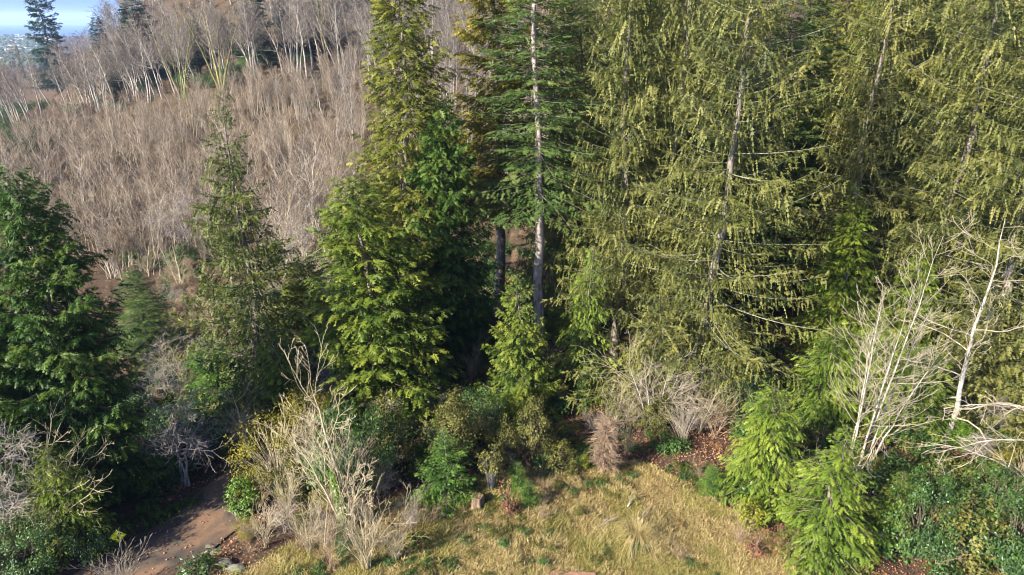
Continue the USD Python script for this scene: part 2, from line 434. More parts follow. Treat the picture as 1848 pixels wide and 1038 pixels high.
def wander(rng, H, r0, n=14, lean=0.0, wob=0.12, r1=0.02, power=1.0):
    z = np.linspace(0, 1, n)
    off = np.cumsum(rng.normal(0, wob, (n, 2)), 0) * np.sqrt(H / 30)
    off -= off[0]
    P = np.column_stack([off[:, 0] + lean * H * z ** 1.5, off[:, 1], z * H])
    r = r0 * ((1 - z) ** power * (1 - r1) + r1)
    r[0] *= 1.25
    return P, r


def trunk_at(P, z):
    return np.stack([np.interp(z, P[:, 2], P[:, k]) for k in range(3)], -1)


def conifer(name, seed, H, Rr, base, nb, mat, style, bark="conifer_bark", limb="conifer_bark", r0=None, shape=0.85, fd=6.5, fl=0.75, tris=6, gap=0.18,
            lop=0.0, limb_r=0.012, bottom=1.0, top_L=0.35, tooth=None, holes=0.0, bough=0.32, ragged=0.17, inner_dark=0.06):
    """A conifer kind: trunk, limbs and a crown of sprays. style: spruce, fir, cedar or hemlock."""
    rng = R(seed)
    P, r = wander(rng, H, r0 or 0.011 * H + 0.05, wob=0.17)
    path = kind(name)
    put(path + "/trunk", *tubes(P[None], r[None], 9), bark, smooth=True)
    t = np.sort(np.clip((np.arange(nb) + rng.uniform(0, 1, nb)) / nb, 0, 1) ** (1.08))
    z0 = H * (base + (0.985 - base) * t)
    az = np.arange(nb) * 2.39996 + rng.normal(0, 0.5, nb)
    prof = np.maximum((1 - t) ** shape, 0) * np.minimum(1, bottom + 2.5 * t * (1 - bottom) + 0.0)
    L = Rr * prof * np.clip(rng.normal(1, ragged, nb), 0.5, 1.55) + top_L * rng.uniform(0.6, 1.2, nb)
    L *= 1 + lop * np.cos(az - rng.uniform(0, 6.28))
    # whole-crown unevenness so that the outline is ragged
    L *= 0.82 + 0.36 * meshkit.noise(np.stack([np.cos(az) * 1.3 + 9, np.sin(az) * 1.3 + 9, z0 / H * 7], -1), seed)
    if holes:
        keep = meshkit.noise(np.stack([np.cos(az) * 0.9 + 5, np.sin(az) * 0.9 + 5, z0 / H * 9], -1), seed + 50) > holes
        z0, az, L, t, nb = z0[keep], az[keep], L[keep], t[keep], int(keep.sum())
    s0, s1, cv = {"spruce": (0.28, -0.30, 0.26), "fir": (0.40, -0.32, 0.10), "cedar": (0.30, -0.52, 0.36), "hemlock": (0.22, -0.22, -0.10)}[style]
    slope = s0 * t + s1 * (1 - t) + rng.normal(0, 0.09, nb)
    curve = cv * rng.uniform(0.6, 1.3, nb)
    if style == "spruce":                      # arms that bow down and lift at the tip
        slope = slope + 0.05
    out = np.stack([np.cos(az), np.sin(az), 0 * az], -1)
    lat = np.stack([-np.sin(az), np.cos(az), 0 * az], -1)
    side = rng.normal(0, 0.14, nb)
    O = trunk_at(P, z0)

    def pos(b, s):
        Ls = (L[b] * s)
        return O[b] + out[b] * Ls[..., None] + lat[b] * (Ls * s * side[b])[..., None] + Z * (L[b] * (slope[b] * s + curve[b] * s * s))[..., None]

    def tan(b, s):
        return unit(out[b] + lat[b] * (2 * s * side[b])[..., None] + Z * (slope[b] + 2 * curve[b] * s)[..., None])

    K = 7
    sg = np.linspace(0, 1, K)
    bi = np.repeat(np.arange(nb), K)
    LP = pos(bi, np.tile(sg, nb)).reshape(nb, K, 3)
    lr = np.maximum((limb_r * L + 0.008)[:, None] * (1 - 0.82 * sg), 0.007)
    lv, lf = tubes(LP, lr, 4)
    if H > 18:
        ns = int(18 + 60 * base)
        zs, sa = rng.uniform(0.04, max(base, 0.12) + 0.12, ns) * H, rng.uniform(0, 6.283, ns)
        SD = np.stack([np.cos(sa), np.sin(sa), rng.normal(-0.1, 0.25, ns)], -1) * (rng.uniform(0.5, 1.0, ns) ** 2 * 2.2)[:, None]
        SP_ = trunk_at(P, zs)[:, None] + SD[:, None] * np.linspace(0, 1, 4)[:, None] + rng.normal(0, 0.05, (ns, 4, 3)) * np.linspace(0, 1, 4)[:, None] - Z * 0.25 * (np.linspace(0, 1, 4) ** 2)[:, None]
        sv, sf = tubes(SP_, np.full((ns, 1), 0.026) * np.linspace(1, 0.35, 4), 4)
        lv, lf = np.vstack([lv, sv]), np.vstack([lf, sf + len(lv)])
    put(path + "/limbs", lv, lf, limb, smooth=True)
    nf = np.maximum(5, (L * fd).astype(int))
    b = np.repeat(np.arange(nb), nf)
    k = np.arange(len(b)) - np.repeat(np.cumsum(nf) - nf, nf)
    inner = gap * np.clip(L[b] / Rr * 1.6, 0, 1)
    s = inner + (1 - inner) * ((k + rng.uniform(0, 1, len(b))) / nf[b]) ** 0.85
    p, T = pos(b, s), tan(b, s)
    sd = np.where(k % 2 == 0, 1.0, -1.0)
    bt = rng.normal(0, 0.15, nb)[b]
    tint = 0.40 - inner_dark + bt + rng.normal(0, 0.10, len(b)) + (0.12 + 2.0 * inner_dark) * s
    size = np.clip(L[b] / 1.6, 0.45, 1) * rng.uniform(0.65, 1.3, len(b))
    up = unit(Z + rng.normal(0, 0.28, (len(b), 3)))
    x = rng.uniform(0, 1, len(b)) ** 0.8 * bough * L[b] * np.clip(1.05 - s, 0, 1) ** 0.6 * np.minimum(1, 0.25 + 2.2 * s)
    p = p + lat[b] * (sd * x)[:, None] + T * (0.45 * x)[:, None] - Z * ((0.22 if style in ("spruce", "cedar") else 0.10) * x)[:, None] + rng.normal(0, 0.06, (len(b), 3))
    if style == "spruce":
        hang = rng.uniform(0, 1, len(b)) < 0.3
        dn = np.where(hang, rng.uniform(0.5, 1.6, len(b)), rng.uniform(-0.45, 0.35, len(b)))
        D = unit(T * rng.uniform(0.2, 0.9, len(b))[:, None] + lat[b] * (sd * rng.uniform(0.1, 0.9, len(b)))[:, None] - Z * dn[:, None])
        l = fl * size * (1.0 - 0.4 * s) * np.where(hang, 1.0, 0.72) * np.exp(rng.normal(0, 0.32, len(b)))
        sag, W, fwd, limp = np.where(hang, rng.uniform(0.25, 0.8, len(b)), rng.uniform(0.0, 0.35, len(b))), 0.16, 0.55, 0.3
        tint = tint + np.where(hang, 0.03, -0.03)
        N = unit(rng.normal(0, 1, (len(b), 3)) + np.where(hang[:, None], out[b] * 0.8, Z * 0.9))
    elif style == "fir":
        D = unit(T * 0.65 + lat[b] * (sd * rng.uniform(0.5, 1.1, len(b)))[:, None] - Z * rng.uniform(-0.15, 0.25, len(b))[:, None])
        l, sag, W, fwd, limp = fl * size * (1.05 - 0.55 * s), rng.uniform(0.05, 0.3, len(b)), 0.17, 0.6, 0.1
        N = unit(up + rng.normal(0, 0.35, (len(b), 3)))
    elif style == "cedar":
        D = unit(T * 0.7 + lat[b] * (sd * rng.uniform(0.3, 0.9, len(b)))[:, None] - Z * rng.uniform(0.0, 0.5, len(b))[:, None])
        l, sag, W, fwd, limp = fl * size * (1.05 - 0.4 * s), rng.uniform(0.2, 0.65, len(b)), 0.20, 0.75, 0.25
        N = unit(up + rng.normal(0, 0.5, (len(b), 3)))
    else:
        D = unit(T * 0.8 + lat[b] * (sd * rng.uniform(0.35, 0.9, len(b)))[:, None] - Z * rng.uniform(0.0, 0.3, len(b))[:, None])
        l, sag, W, fwd, limp = fl * size * (1.05 - 0.5 * s), rng.uniform(0.15, 0.55, len(b)), 0.16, 0.7, 0.2
        N = unit(up + rng.normal(0, 0.3, (len(b), 3)))
    W = tooth or W
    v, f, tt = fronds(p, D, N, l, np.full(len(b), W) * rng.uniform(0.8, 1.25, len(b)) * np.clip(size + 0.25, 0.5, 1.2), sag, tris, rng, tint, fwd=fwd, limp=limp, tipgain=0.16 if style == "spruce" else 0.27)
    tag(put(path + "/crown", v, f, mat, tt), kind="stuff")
    tri_count[name] = len(f)
    return path, H, Rr


tri_count = {}
KINDS = {}


def K(name, *a, **k):
    KINDS[name] = conifer(name, *a, **k)


K("old_spruce", 11, 36, 7.6, 0.08, 200, "spruce_leaf", "spruce", limb="spruce_limb", shape=0.62, fd=15.5, fl=0.82, tris=6, gap=0.05, limb_r=0.006, holes=0.05, tooth=0.115, ragged=0.27)
K("spruce", 12, 36, 5.4, 0.14, 230, "spruce_leaf", "spruce", limb="spruce_limb", shape=0.6, fd=14.5, fl=0.82, tris=6, gap=0.04, limb_r=0.006, holes=0.04, tooth=0.115, ragged=0.22)
K("young_spruce", 13, 11, 3.4, 0.02, 130, "spruce_leaf", "spruce", limb="spruce_limb", shape=0.7, fd=12, fl=0.6, tris=5, gap=0.06, limb_r=0.008)
K("thin_spruce", 14, 27, 4.4, 0.06, 170, "thin_spruce_leaf", "spruce", shape=1.0, fd=17, fl=0.75, tris=5, gap=0.05, limb_r=0.007, ragged=0.3, holes=0.14, tooth=0.13, lop=0.15)
K("douglas_fir", 15, 44, 4.8, 0.34, 210, "fir_leaf", "fir", shape=0.5, fd=9.5, fl=0.95, tris=5, gap=0.06, limb_r=0.007, holes=0.10, r0=0.50, bark="pale_bark")
K("forest_fir", 16, 38, 5.2, 0.12, 220, "fir_leaf", "fir", shape=0.65, fd=9, fl=1.0, tris=4, gap=0.06, limb_r=0.007, r0=0.36, bark="dark_bark", limb="dark_bark")
K("cedar", 17, 21, 4.8, 0.02, 250, "cedar_leaf", "cedar", shape=0.72, fd=9.5, fl=0.8, tris=5, gap=0.06, limb_r=0.007)
K("tall_cedar", 18, 36, 4.4, 0.10, 310, "tall_cedar_leaf", "cedar", shape=0.6, fd=8.5, fl=0.9, tris=5, gap=0.05, limb_r=0.007)
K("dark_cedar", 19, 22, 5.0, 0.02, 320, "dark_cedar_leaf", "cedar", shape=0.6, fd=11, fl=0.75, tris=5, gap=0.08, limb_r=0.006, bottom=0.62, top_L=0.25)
K("olive_cedar", 20, 40, 4.4, 0.32, 220, "olive_cedar_leaf", "cedar", shape=0.6, fd=9, fl=0.95, tris=5, gap=0.05, limb_r=0.007, holes=0.08)
K("hemlock", 21, 20, 3.8, 0.04, 220, "hemlock_leaf", "hemlock", shape=0.8, fd=10, fl=0.8, tris=5, gap=0.05, limb_r=0.007)
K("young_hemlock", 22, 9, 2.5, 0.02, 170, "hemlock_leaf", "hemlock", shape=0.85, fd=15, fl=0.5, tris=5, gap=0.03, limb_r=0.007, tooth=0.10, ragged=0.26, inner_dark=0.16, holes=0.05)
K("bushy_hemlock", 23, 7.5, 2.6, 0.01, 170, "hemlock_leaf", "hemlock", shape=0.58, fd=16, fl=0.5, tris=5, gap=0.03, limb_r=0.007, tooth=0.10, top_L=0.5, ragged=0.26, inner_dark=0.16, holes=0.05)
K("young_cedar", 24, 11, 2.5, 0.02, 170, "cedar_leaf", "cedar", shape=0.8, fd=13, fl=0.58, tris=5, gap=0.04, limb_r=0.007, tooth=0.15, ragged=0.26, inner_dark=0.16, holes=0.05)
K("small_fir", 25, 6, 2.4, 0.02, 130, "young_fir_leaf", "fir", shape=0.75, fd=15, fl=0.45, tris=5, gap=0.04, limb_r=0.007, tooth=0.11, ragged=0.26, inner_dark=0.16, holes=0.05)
K("ridge_fir", 26, 30, 6.0, 0.10, 130, "blue_fir_leaf", "fir", shape=0.7, fd=4.5, fl=2.0, tris=4, gap=0.03, tooth=0.5, bark="dark_bark", limb="dark_bark", holes=0.10)


def tree(k, px, py, label, cat="tree", top=None, H=None, Rr=None, rot=0, name=None, group=None, lean=(0, 0), x=None):
    path, H0, R0 = KINDS[k]
    g = at(px, py) if x is None else np.array([x[0], x[1], hz(*x)])
    H = H or top_height(g, top)
    Rr = Rr or R0 * H / H0
    thing(name or k, label, cat, g - [0, 0, 0.1], (lean[0], lean[1], rot), (Rr / R0, Rr / R0, H / H0), group, path)
    return g


def sprout(rng, P, rad, n, lf, ang, up, wig, k, s0=0.2, s1=1.0, rf=0.6, rmin=0.006, shrink=0.5, droop=0.0, thick=0.009):
    """Children of the polylines P (m, K, 3): n each. Returns their polylines and radii."""
    m, Kp, _ = P.shape
    par = np.repeat(np.arange(m), n)
    N = len(par)
    s = s0 + (s1 - s0) * ((np.tile(np.arange(n), m) + rng.uniform(0, 1, N)) / n)
    f = s * (Kp - 1)
    a = np.minimum(f.astype(int), Kp - 2)
    w = (f - a)[:, None]
    p = P[par, a] * (1 - w) + P[par, a + 1] * w
    T = unit(P[par, a + 1] - P[par, a])
    plen = np.linalg.norm(np.diff(P, axis=1), axis=-1).sum(1)[par]
    perp = unit(np.cross(T, unit(rng.normal(0, 1, (N, 3)))))
    an = np.radians(rng.normal(ang, ang * 0.22, N))[:, None]
    d = unit(T * np.cos(an) + perp * np.sin(an))
    L = plen * lf * (1 - shrink * s) * rng.uniform(0.6, 1.25, N)
    step = (L / (k - 1))[:, None]
    pts = [p]
    for q in range(k - 1):
        d = unit(d + np.array([0, 0, up - droop * q / k]) + rng.normal(0, wig, (N, 3)))
        pts.append(pts[-1] + d * step)
    pr = (rad[par, a][:, None] * (1 - w) + rad[par, a + 1][:, None] * w)[:, 0]
    r = np.minimum(pr * rf, thick * L + 0.003)
    return np.stack(pts, 1), np.maximum(r[:, None] * np.linspace(1, 0.35, k), rmin)


def bare(name, seed, trunks, levels, bark, twig, stems_apart=True, limb=None, apart=False):
    """A leafless tree kind. trunks: list of (points, radii); levels: keyword dicts for sprout, each grown on the one before."""
    rng = R(seed)
    path = kind(name)
    P = np.stack([t[0] for t in trunks])
    r = np.stack([t[1] for t in trunks])
    if stems_apart:
        for q in range(len(P)):
            put(path + "/trunk", *tubes(P[q:q + 1], r[q:q + 1], 7), bark, smooth=True)
    else:
        put(path + "/stems", *tubes(P, r, 5), bark, smooth=True)
    n = limb_n = 0
    limbs, twigs = Parts(), Parts()
    for li, lv in enumerate(levels):
        lv = dict(lv)
        src = lv.pop("grow", None)
        P, r = sprout(rng, P, r, **lv)
        v, f = tubes(P, r, 5 if li == 0 else 3)
        limb_n = len(P) if li == 0 else limb_n
        (limbs if li == 0 else twigs).add(v, f)
        n += len(f)
    v, f, _ = limbs.done()
    if apart:                               # the big arms one by one
        m = len(v) // limb_n
        for w in range(limb_n):
            put(path + "/limb", v[w * m:(w + 1) * m], f[np.all((f >= w * m) & (f < (w + 1) * m), 1)] - w * m, limb or bark, smooth=True)
    else:
        put(path + "/limbs", v, f, (limb or bark) if stems_apart else twig, smooth=True)
    if twigs.n:
        v, f, _ = twigs.done()
        tag(put(path + "/twigs", v, f, twig), kind="stuff")
    tri_count[name] = n
    H = max(t[0][-1][2] for t in trunks)
    KINDS[name] = (path, H, 1.0)
    return path


def stem(rng, H, r, lean=(0, 0), bow=1.4, n=12, wob=0.10, foot=(0, 0), r1=0.08):
    z = np.linspace(0, 1, n)
    off = np.cumsum(rng.normal(0, wob, (n, 2)), 0) * H / 25
    off -= off[0]
    P = np.column_stack([foot[0] + lean[0] * H * z ** bow + off[:, 0], foot[1] + lean[1] * H * z ** bow + off[:, 1], H * z])
    return P, r * ((1 - z) * (1 - r1) + r1) * np.where(z == 0, 1.2, 1)


# ------------------------------------------------------------------ leafless kinds
for q in range(5):                      # white alders of the far tree line
    rg = R(100 + q)
    two = q in (1, 4)
    tr = [stem(rg, 22 - 3 * e, 0.22 - 0.05 * e, lean=(rg.normal(-0.08, 0.07), rg.normal(0, 0.05)), foot=(0.5 * e, 0.3 * e)) for e in range(2 if two else 1)]
    bare(f"ridge_alder_kind_{'abcde'[q]}", 200 + q, tr, [
        dict(n=22, lf=0.34, ang=48, up=0.16, wig=0.13, k=6, s0=0.35, s1=0.99, rmin=0.022, rf=0.45, shrink=0.62),
        dict(n=6, lf=0.55, ang=42, up=0.14, wig=0.16, k=4, s0=0.2, rmin=0.017, shrink=0.4),
        dict(n=4, lf=0.55, ang=38, up=0.12, wig=0.16, k=3, s0=0.15, rmin=0.014, shrink=0.3)], "alder_bark", "ridge_twig")
for q in range(2):                      # spreading maples with moss on the limbs
    rg = R(120 + q)
    tr = [stem(rg, 20 - 2 * e, 0.30, lean=(0.22 * (e - 1.5), rg.normal(0, 0.1)), bow=1.2, foot=(0.3 * (e - 1.5), 0)) for e in range(4)]
    bare(f"mossy_maple_kind_{'ab'[q]}", 220 + q, tr, [
        dict(n=12, lf=0.42, ang=38, up=0.2, wig=0.12, k=6, s0=0.25, rmin=0.03, shrink=0.55),
        dict(n=6, lf=0.55, ang=40, up=0.16, wig=0.15, k=4, rmin=0.018, shrink=0.4),
        dict(n=5, lf=0.55, ang=38, up=0.12, wig=0.16, k=3, rmin=0.014, shrink=0.3)], "mossy_bark", "ridge_twig")
for q in range(5):                      # slim young alders of the thicket
    rg = R(140 + q)
    tr = [stem(rg, (10.0, 8.0, 9.0, 11.0, 7.0)[q] - e, (0.055, 0.05, 0.07, 0.08, 0.045)[q], lean=(rg.normal(-0.04, 0.10), rg.normal(0, 0.08)), foot=(0.25 * e, 0.2 * e), wob=0.2) for e in range((1, 3, 1, 2, 4)[q])]
    bare(f"young_alder_kind_{'abcde'[q]}", 240 + q, tr, [
        dict(n=14, lf=0.36, ang=46, up=0.16, wig=0.14, k=5, s0=0.42, s1=0.98, rmin=0.014, rf=0.5, shrink=0.55),
        dict(n=5, lf=0.5, ang=38, up=0.16, wig=0.14, k=3, rmin=0.012, shrink=0.35),
        dict(n=2, lf=0.6, ang=36, up=0.12, wig=0.14, k=2, rmin=0.011, shrink=0.3)], "sapling_bark", "red_twig")

rg = R(160)                             # the clump of slim white stems at the right
tr = [stem(rg, 17.5 - a, 0.088 - 0.005 * e, lean=(lx, ly), bow=1.25, foot=(fx, fy), wob=0.09) for e, (a, lx, ly, fx, fy) in enumerate(
    [(0, 0.10, 0, 0.2, 0), (3.5, 0.0, 0.02, -0.35, 0.1), (2.2, 0.055, -0.03, -0.05, -0.25), (5, 0.20, 0.05, 0.5, 0.1), (7, 0.30, 0.0, 0.75, -0.1), (5.5, -0.05, -0.05, -0.6, -0.15)])]
bare("alder_clump_kind", 260, tr, [
    dict(n=22, lf=0.34, ang=60, up=0.10, wig=0.08, k=8, s0=0.24, s1=0.99, rmin=0.012, rf=0.5, shrink=0.66, thick=0.0075),
    dict(n=5, lf=0.40, ang=36, up=0.07, wig=0.10, k=5, s0=0.3, rmin=0.008, shrink=0.4, thick=0.006),
    dict(n=2, lf=0.5, ang=34, up=0.06, wig=0.1, k=3, rmin=0.007, thick=0.005)], "alder_bark", "alder_twig", limb="alder_twig")
rg = R(161)                             # the taller single alder with crooked arms
bare("crooked_alder_kind", 261, [stem(rg, 17, 0.19, lean=(0.02, 0), wob=0.16)], [
    dict(n=24, lf=0.40, ang=68, up=0.02, wig=0.22, k=9, s0=0.12, s1=0.98, rmin=0.016, rf=0.42, shrink=0.62, thick=0.010),
    dict(n=6, lf=0.42, ang=48, up=0.02, wig=0.22, k=6, rmin=0.012, shrink=0.4),
    dict(n=3, lf=0.5, ang=42, up=0.0, wig=0.18, k=4, rmin=0.009)], "alder_bark", "alder_twig", limb="alder_twig", apart=True)
rg = R(162)                             # low clump with canes arching to the ground all round
tr = [stem(rg, 6.8 - 0.9 * (e % 3), 0.10, lean=(0.11 * (e - 2.5), rg.normal(0, 0.08)), bow=1.4, foot=(0.28 * (e - 2.5), rg.normal(0, 0.15))) for e in range(6)]
bare("arching_clump_kind", 262, tr, [
    dict(n=16, lf=0.85, ang=62, up=0.10, wig=0.07, k=9, s0=0.08, s1=0.98, thick=0.0045, rmin=0.011, rf=0.4, shrink=0.35, droop=0.42),
    dict(n=6, lf=0.36, ang=34, up=0.0, wig=0.10, k=5, rmin=0.007, thick=0.005, shrink=0.3, droop=0.25),
    dict(n=2, lf=0.5, ang=34, up=0.0, wig=0.1, k=3, rmin=0.008)], "alder_bark", "alder_twig", limb="alder_twig")
for q in range(3):                      # grey, much forked, hanging twigs
    rg = R(163 + q)
    tr = [stem(rg, 7.5 - e, 0.09, lean=(0.22 * (e - 1) + rg.normal(0, 0.05), rg.normal(0, 0.12)), wob=0.35, foot=(0.2 * e, 0)) for e in range(3)]
    bare(f"tangled_tree_kind_{'abc'[q]}", 263 + q, tr, [
        dict(n=14, lf=0.62, ang=62, up=0.10, wig=0.20, k=8, s0=0.25, rmin=0.013, rf=0.5, shrink=0.45, droop=0.34, thick=0.008),
        dict(n=9, lf=0.40, ang=50, up=0.02, wig=0.22, k=5, rmin=0.008, shrink=0.35, droop=0.25, thick=0.006),
        dict(n=5, lf=0.5, ang=44, up=0.0, wig=0.22, k=4, rmin=0.009, shrink=0.3)], "grey_twig", "grey_twig")
for q in range(2):                      # vase-shaped pale tree
    rg = R(170 + q)
    tr = [stem(rg, 9.5, 0.18, lean=(-0.13, 0.02), wob=0.15)] + [stem(rg, 7 - e, 0.09, lean=(0.28 * (e - 1.5), rg.normal(0, 0.12)), foot=(-0.1, 0), wob=0.15) for e in range(4)]
    bare(f"vase_tree_kind_{'ab'[q]}", 270 + q, tr, [
        dict(n=15, lf=0.55, ang=52, up=0.08, wig=0.10, k=8, s0=0.2, rmin=0.011, rf=0.5, shrink=0.45, thick=0.006),
        dict(n=5, lf=0.45, ang=40, up=0.05, wig=0.12, k=5, rmin=0.007, shrink=0.35, thick=0.005),
        dict(n=3, lf=0.5, ang=36, up=0.04, wig=0.12, k=3, rmin=0.008)], "straw_twig", "straw_twig")
for q in range(3):                      # fountain of thin canes
    rg = R(180 + q)
    tr = [stem(rg, rg.uniform(2.4, 4.2), 0.019, lean=tuple(rg.normal(0, 0.32, 2)), bow=1.5, n=7, foot=tuple(rg.normal(0, 0.12, 2)), wob=0.12) for e in range(22)]
    bare(f"cane_shrub_kind_{'abc'[q]}", 280 + q, tr, [
        dict(n=4, lf=0.42, ang=32, up=0.03, wig=0.10, k=5, s0=0.3, rmin=0.007, shrink=0.4, droop=0.1, thick=0.005),
        dict(n=3, lf=0.5, ang=32, up=0.0, wig=0.1, k=3, rmin=0.007)], ("straw_twig", "alder_twig", "brown_twig")[q], ("straw_twig", "alder_twig", "brown_twig")[q], stems_apart=False)
rg = R(190)                             # dense brown bush of hanging dead twigs
tr = [stem(rg, rg.uniform(3.2, 4.8), 0.035, lean=tuple(rg.normal(0, 0.10, 2)), n=7, foot=tuple(rg.normal(0, 0.15, 2))) for e in range(16)]
bare("dead_bush_kind", 290, tr, [
    dict(n=22, lf=0.30, ang=60, up=0.0, wig=0.08, k=6, s0=0.15, rmin=0.011, shrink=0.35, droop=0.5),
    dict(n=9, lf=0.45, ang=32, up=-0.05, wig=0.08, k=3, rmin=0.009, droop=0.3)], "brown_twig", "brown_twig", stems_apart=False)


# ------------------------------------------------------------------ leafy shrubs, ferns, grass kinds
def shrub(name, seed, H, Rr, clumps, leaves, size, mat, stem_mat="dark_bark", cone=0.0, cr=0.34, low=0.08):
    rng = R(seed)
    path = kind(name)
    n = clumps
    d = unit(rng.normal(0, 1, (n, 3)))
    rad = rng.uniform(0.25, 1, n) ** 0.45
    zz = low + (1 - low) * (0.5 + 0.5 * d[:, 2] * rad)
    lump = 0.72 + 0.56 * meshkit.noise(d * 2.2 + 7, seed)
    rr = Rr * np.hypot(d[:, 0], d[:, 1]) * rad * lump * (1 - cone * zz)
    a = np.arctan2(d[:, 1], d[:, 0])
    C = np.column_stack([rr * np.cos(a), rr * np.sin(a), H * zz * (0.85 + 0.3 * (lump - 0.72))])
    base = np.column_stack([C[:, 0] * 0.12, C[:, 1] * 0.12, np.zeros(n)])
    mid = base * 0.5 + C * np.array([0.35, 0.35, 0.62])
    P = np.stack([base, 0.5 * (base + mid) + rng.normal(0, 0.05 * Rr, (n, 3)), mid, 0.5 * (mid + C) + rng.normal(0, 0.05 * Rr, (n, 3)), C], 1)
    put(path + "/stems", *tubes(P, np.full(n, 0.02)[:, None] * np.linspace(1.3, 0.45, 5), 3), stem_mat)
    m = n * leaves
    ci = np.repeat(np.arange(n), leaves)
    p = C[ci] + rng.normal(0, cr * 0.5, (m, 3)) * np.array([1, 1, 0.8])
    out = unit(p - np.array([0, 0, H * 0.35]))
    Nn = unit(out * 0.6 + Z * 0.6 + rng.normal(0, 0.5, (m, 3)))
    T = unit(np.cross(Nn, unit(rng.normal(0, 1, (m, 3)))))
    B = np.cross(Nn, T)
    s = (size * rng.uniform(0.65, 1.3, m))[:, None]
    V = np.stack([p - T * s, p + B * s * 0.52 - Nn * s * 0.12, p + T * s, p - B * s * 0.52 - Nn * s * 0.12], 1).reshape(-1, 3)
    k = np.arange(m) * 4
    F = np.vstack([np.stack([k, k + 1, k + 2], 1), np.stack([k, k + 2, k + 3], 1)])
    t = np.clip(0.42 + rng.normal(0, 0.12, n)[ci] + rng.normal(0, 0.13, m), 0, 1)
    tag(put(path + "/foliage", V, F, mat, np.repeat(t, 4)), kind="stuff")
    tri_count[name] = len(F)
    KINDS[name] = (path, H, Rr)


shrub("salal_kind_a", 301, 2.6, 2.2, 120, 52, 0.062, "salal_leaf")
shrub("salal_kind_b", 302, 2.2, 2.2, 100, 54, 0.062, "salal_leaf", cr=0.4)
shrub("holly_kind_a", 303, 4.5, 2.2, 130, 40, 0.075, "holly_leaf", cone=0.55)
shrub("holly_kind_b", 304, 3.0, 1.5, 60, 34, 0.075, "holly_leaf", cone=0.3, cr=0.3)
shrub("laurel_kind", 305, 3.0, 1.2, 60, 40, 0.10, "ivy_leaf", cone=0.2)
shrub("willow_kind", 306, 5.0, 2.6, 130, 36, 0.07, "olive_cedar_leaf", stem_mat="straw_twig", cr=0.5)
shrub("yellow_kind", 307, 1.6, 0.9, 34, 34, 0.08, "yellow_leaf", stem_mat="brown_twig")
shrub("red_kind", 308, 1.8, 0.75, 30, 16, 0.06, "red_leaf", stem_mat="brown_twig", cr=0.22)
shrub("spindly_kind", 309, 2.6, 0.8, 40, 30, 0.07, "holly_leaf", cr=0.22, low=0.35, stem_mat="alder_bark")
shrub("low_shrub_kind", 310, 0.75, 0.7, 16, 26, 0.08, "salal_leaf", cr=0.3)
shrub("low_olive_kind", 311, 0.7, 0.65, 16, 26, 0.075, "holly_leaf", cr=0.3)


def fern(name, seed, n, L, mat):
    rng = R(seed)
    a = np.arange(n) * 2.39996 + rng.normal(0, 0.25, n)
    el = rng.uniform(0.5, 1.1, n)
    D = np.stack([np.cos(a) * np.cos(el), np.sin(a) * np.cos(el), np.sin(el)], -1)
    v, f, t = fronds(np.zeros((n, 3)) + rng.normal(0, 0.04, (n, 3)), D, unit(Z + 0.4 * D), L * rng.uniform(0.7, 1.15, n), np.full(n, 0.16), rng.uniform(0.6, 1.05, n), 12, rng,
                     rng.uniform(0.25, 0.6, n), fwd=0.25, taper=0.75, tipgain=0.15)
    path = kind(name)
    put(path + "/fronds", v, f, mat, t)
    KINDS[name] = (path, 0.9, L)


fern("fern_kind_a", 320, 20, 1.25, "fern_leaf")
fern("fern_kind_b", 321, 16, 1.1, "fern_leaf")
fern("fern_kind_c", 322, 13, 1.0, "dry_fern_leaf")


def blades(rng, n, h, spread, lean, width, curl=0.5):
    a = rng.uniform(0, 6.283, n)
    r = spread * np.sqrt(rng.uniform(0, 1, n))
    p = np.column_stack([r * np.cos(a), r * np.sin(a), np.full(n, -0.04)])
    b = rng.uniform(0, 6.283, n)
    d = np.column_stack([np.cos(b), np.sin(b), np.zeros(n)])
    w = np.column_stack([-np.sin(b), np.cos(b), np.zeros(n)]) * width * 0.5
    hh = h * rng.uniform(0.5, 1.25, n)[:, None]
    ln = lean * rng.uniform(0.3, 1.4, n)[:, None]
    m = p + Z * hh * 0.62 + d * hh * ln * 0.45
    t = p + Z * hh * (1 - 0.35 * ln * curl) + d * hh * ln * 1.1
    V = np.stack([p - w, p + w, m + w * 0.8, m - w * 0.8, t], 1).reshape(-1, 3)
    k = np.arange(n) * 5
    F = np.vstack([np.stack([k, k + 1, k + 2], 1), np.stack([k, k + 2, k + 3], 1), np.stack([k + 3, k + 2, k + 4], 1)])
    tint = np.clip(rng.normal(0.45, 0.2, n), 0, 1)[:, None] + np.array([-0.25, -0.25, 0, 0, 0.15])
    return V, F, tint.ravel()


# ------------------------------------------------------------------ the large conifers, near to far
tree("dark_cedar", 172, 895, "big dark green cedar filling the left edge, sunlit only along its left side", "cedar tree", top=288, Rr=4.7, rot=20, name="cedar_tree")
tree("dark_cedar", 45, 935, "dark cedar cut by the left edge, in front of the big dark one", "cedar tree", top=450, Rr=4.6, rot=150, name="cedar_tree")
tree("thin_spruce", 480, 735, "tall ragged spruce with thin top and gaps, standing before the bare thicket", "spruce tree", top=150, Rr=4.9, rot=70, name="spruce_tree")
tree("cedar", 668, 735, "broad bright green cedar low in front of the tall yellow-green one", "cedar tree", top=300, Rr=6.6, rot=140, name="cedar_tree")
tree("tall_cedar", 735, 640, "very tall narrow yellow-green cedar, top cut by the frame, beside the pale alders", "cedar tree", H=37, Rr=5.2, rot=10, name="cedar_tree")
tree("dark_cedar", 822, 650, "dark shaded cedar between the bright cedar and the bare straight fir trunk", "cedar tree", top=165, Rr=4.8, rot=200, name="cedar_tree")
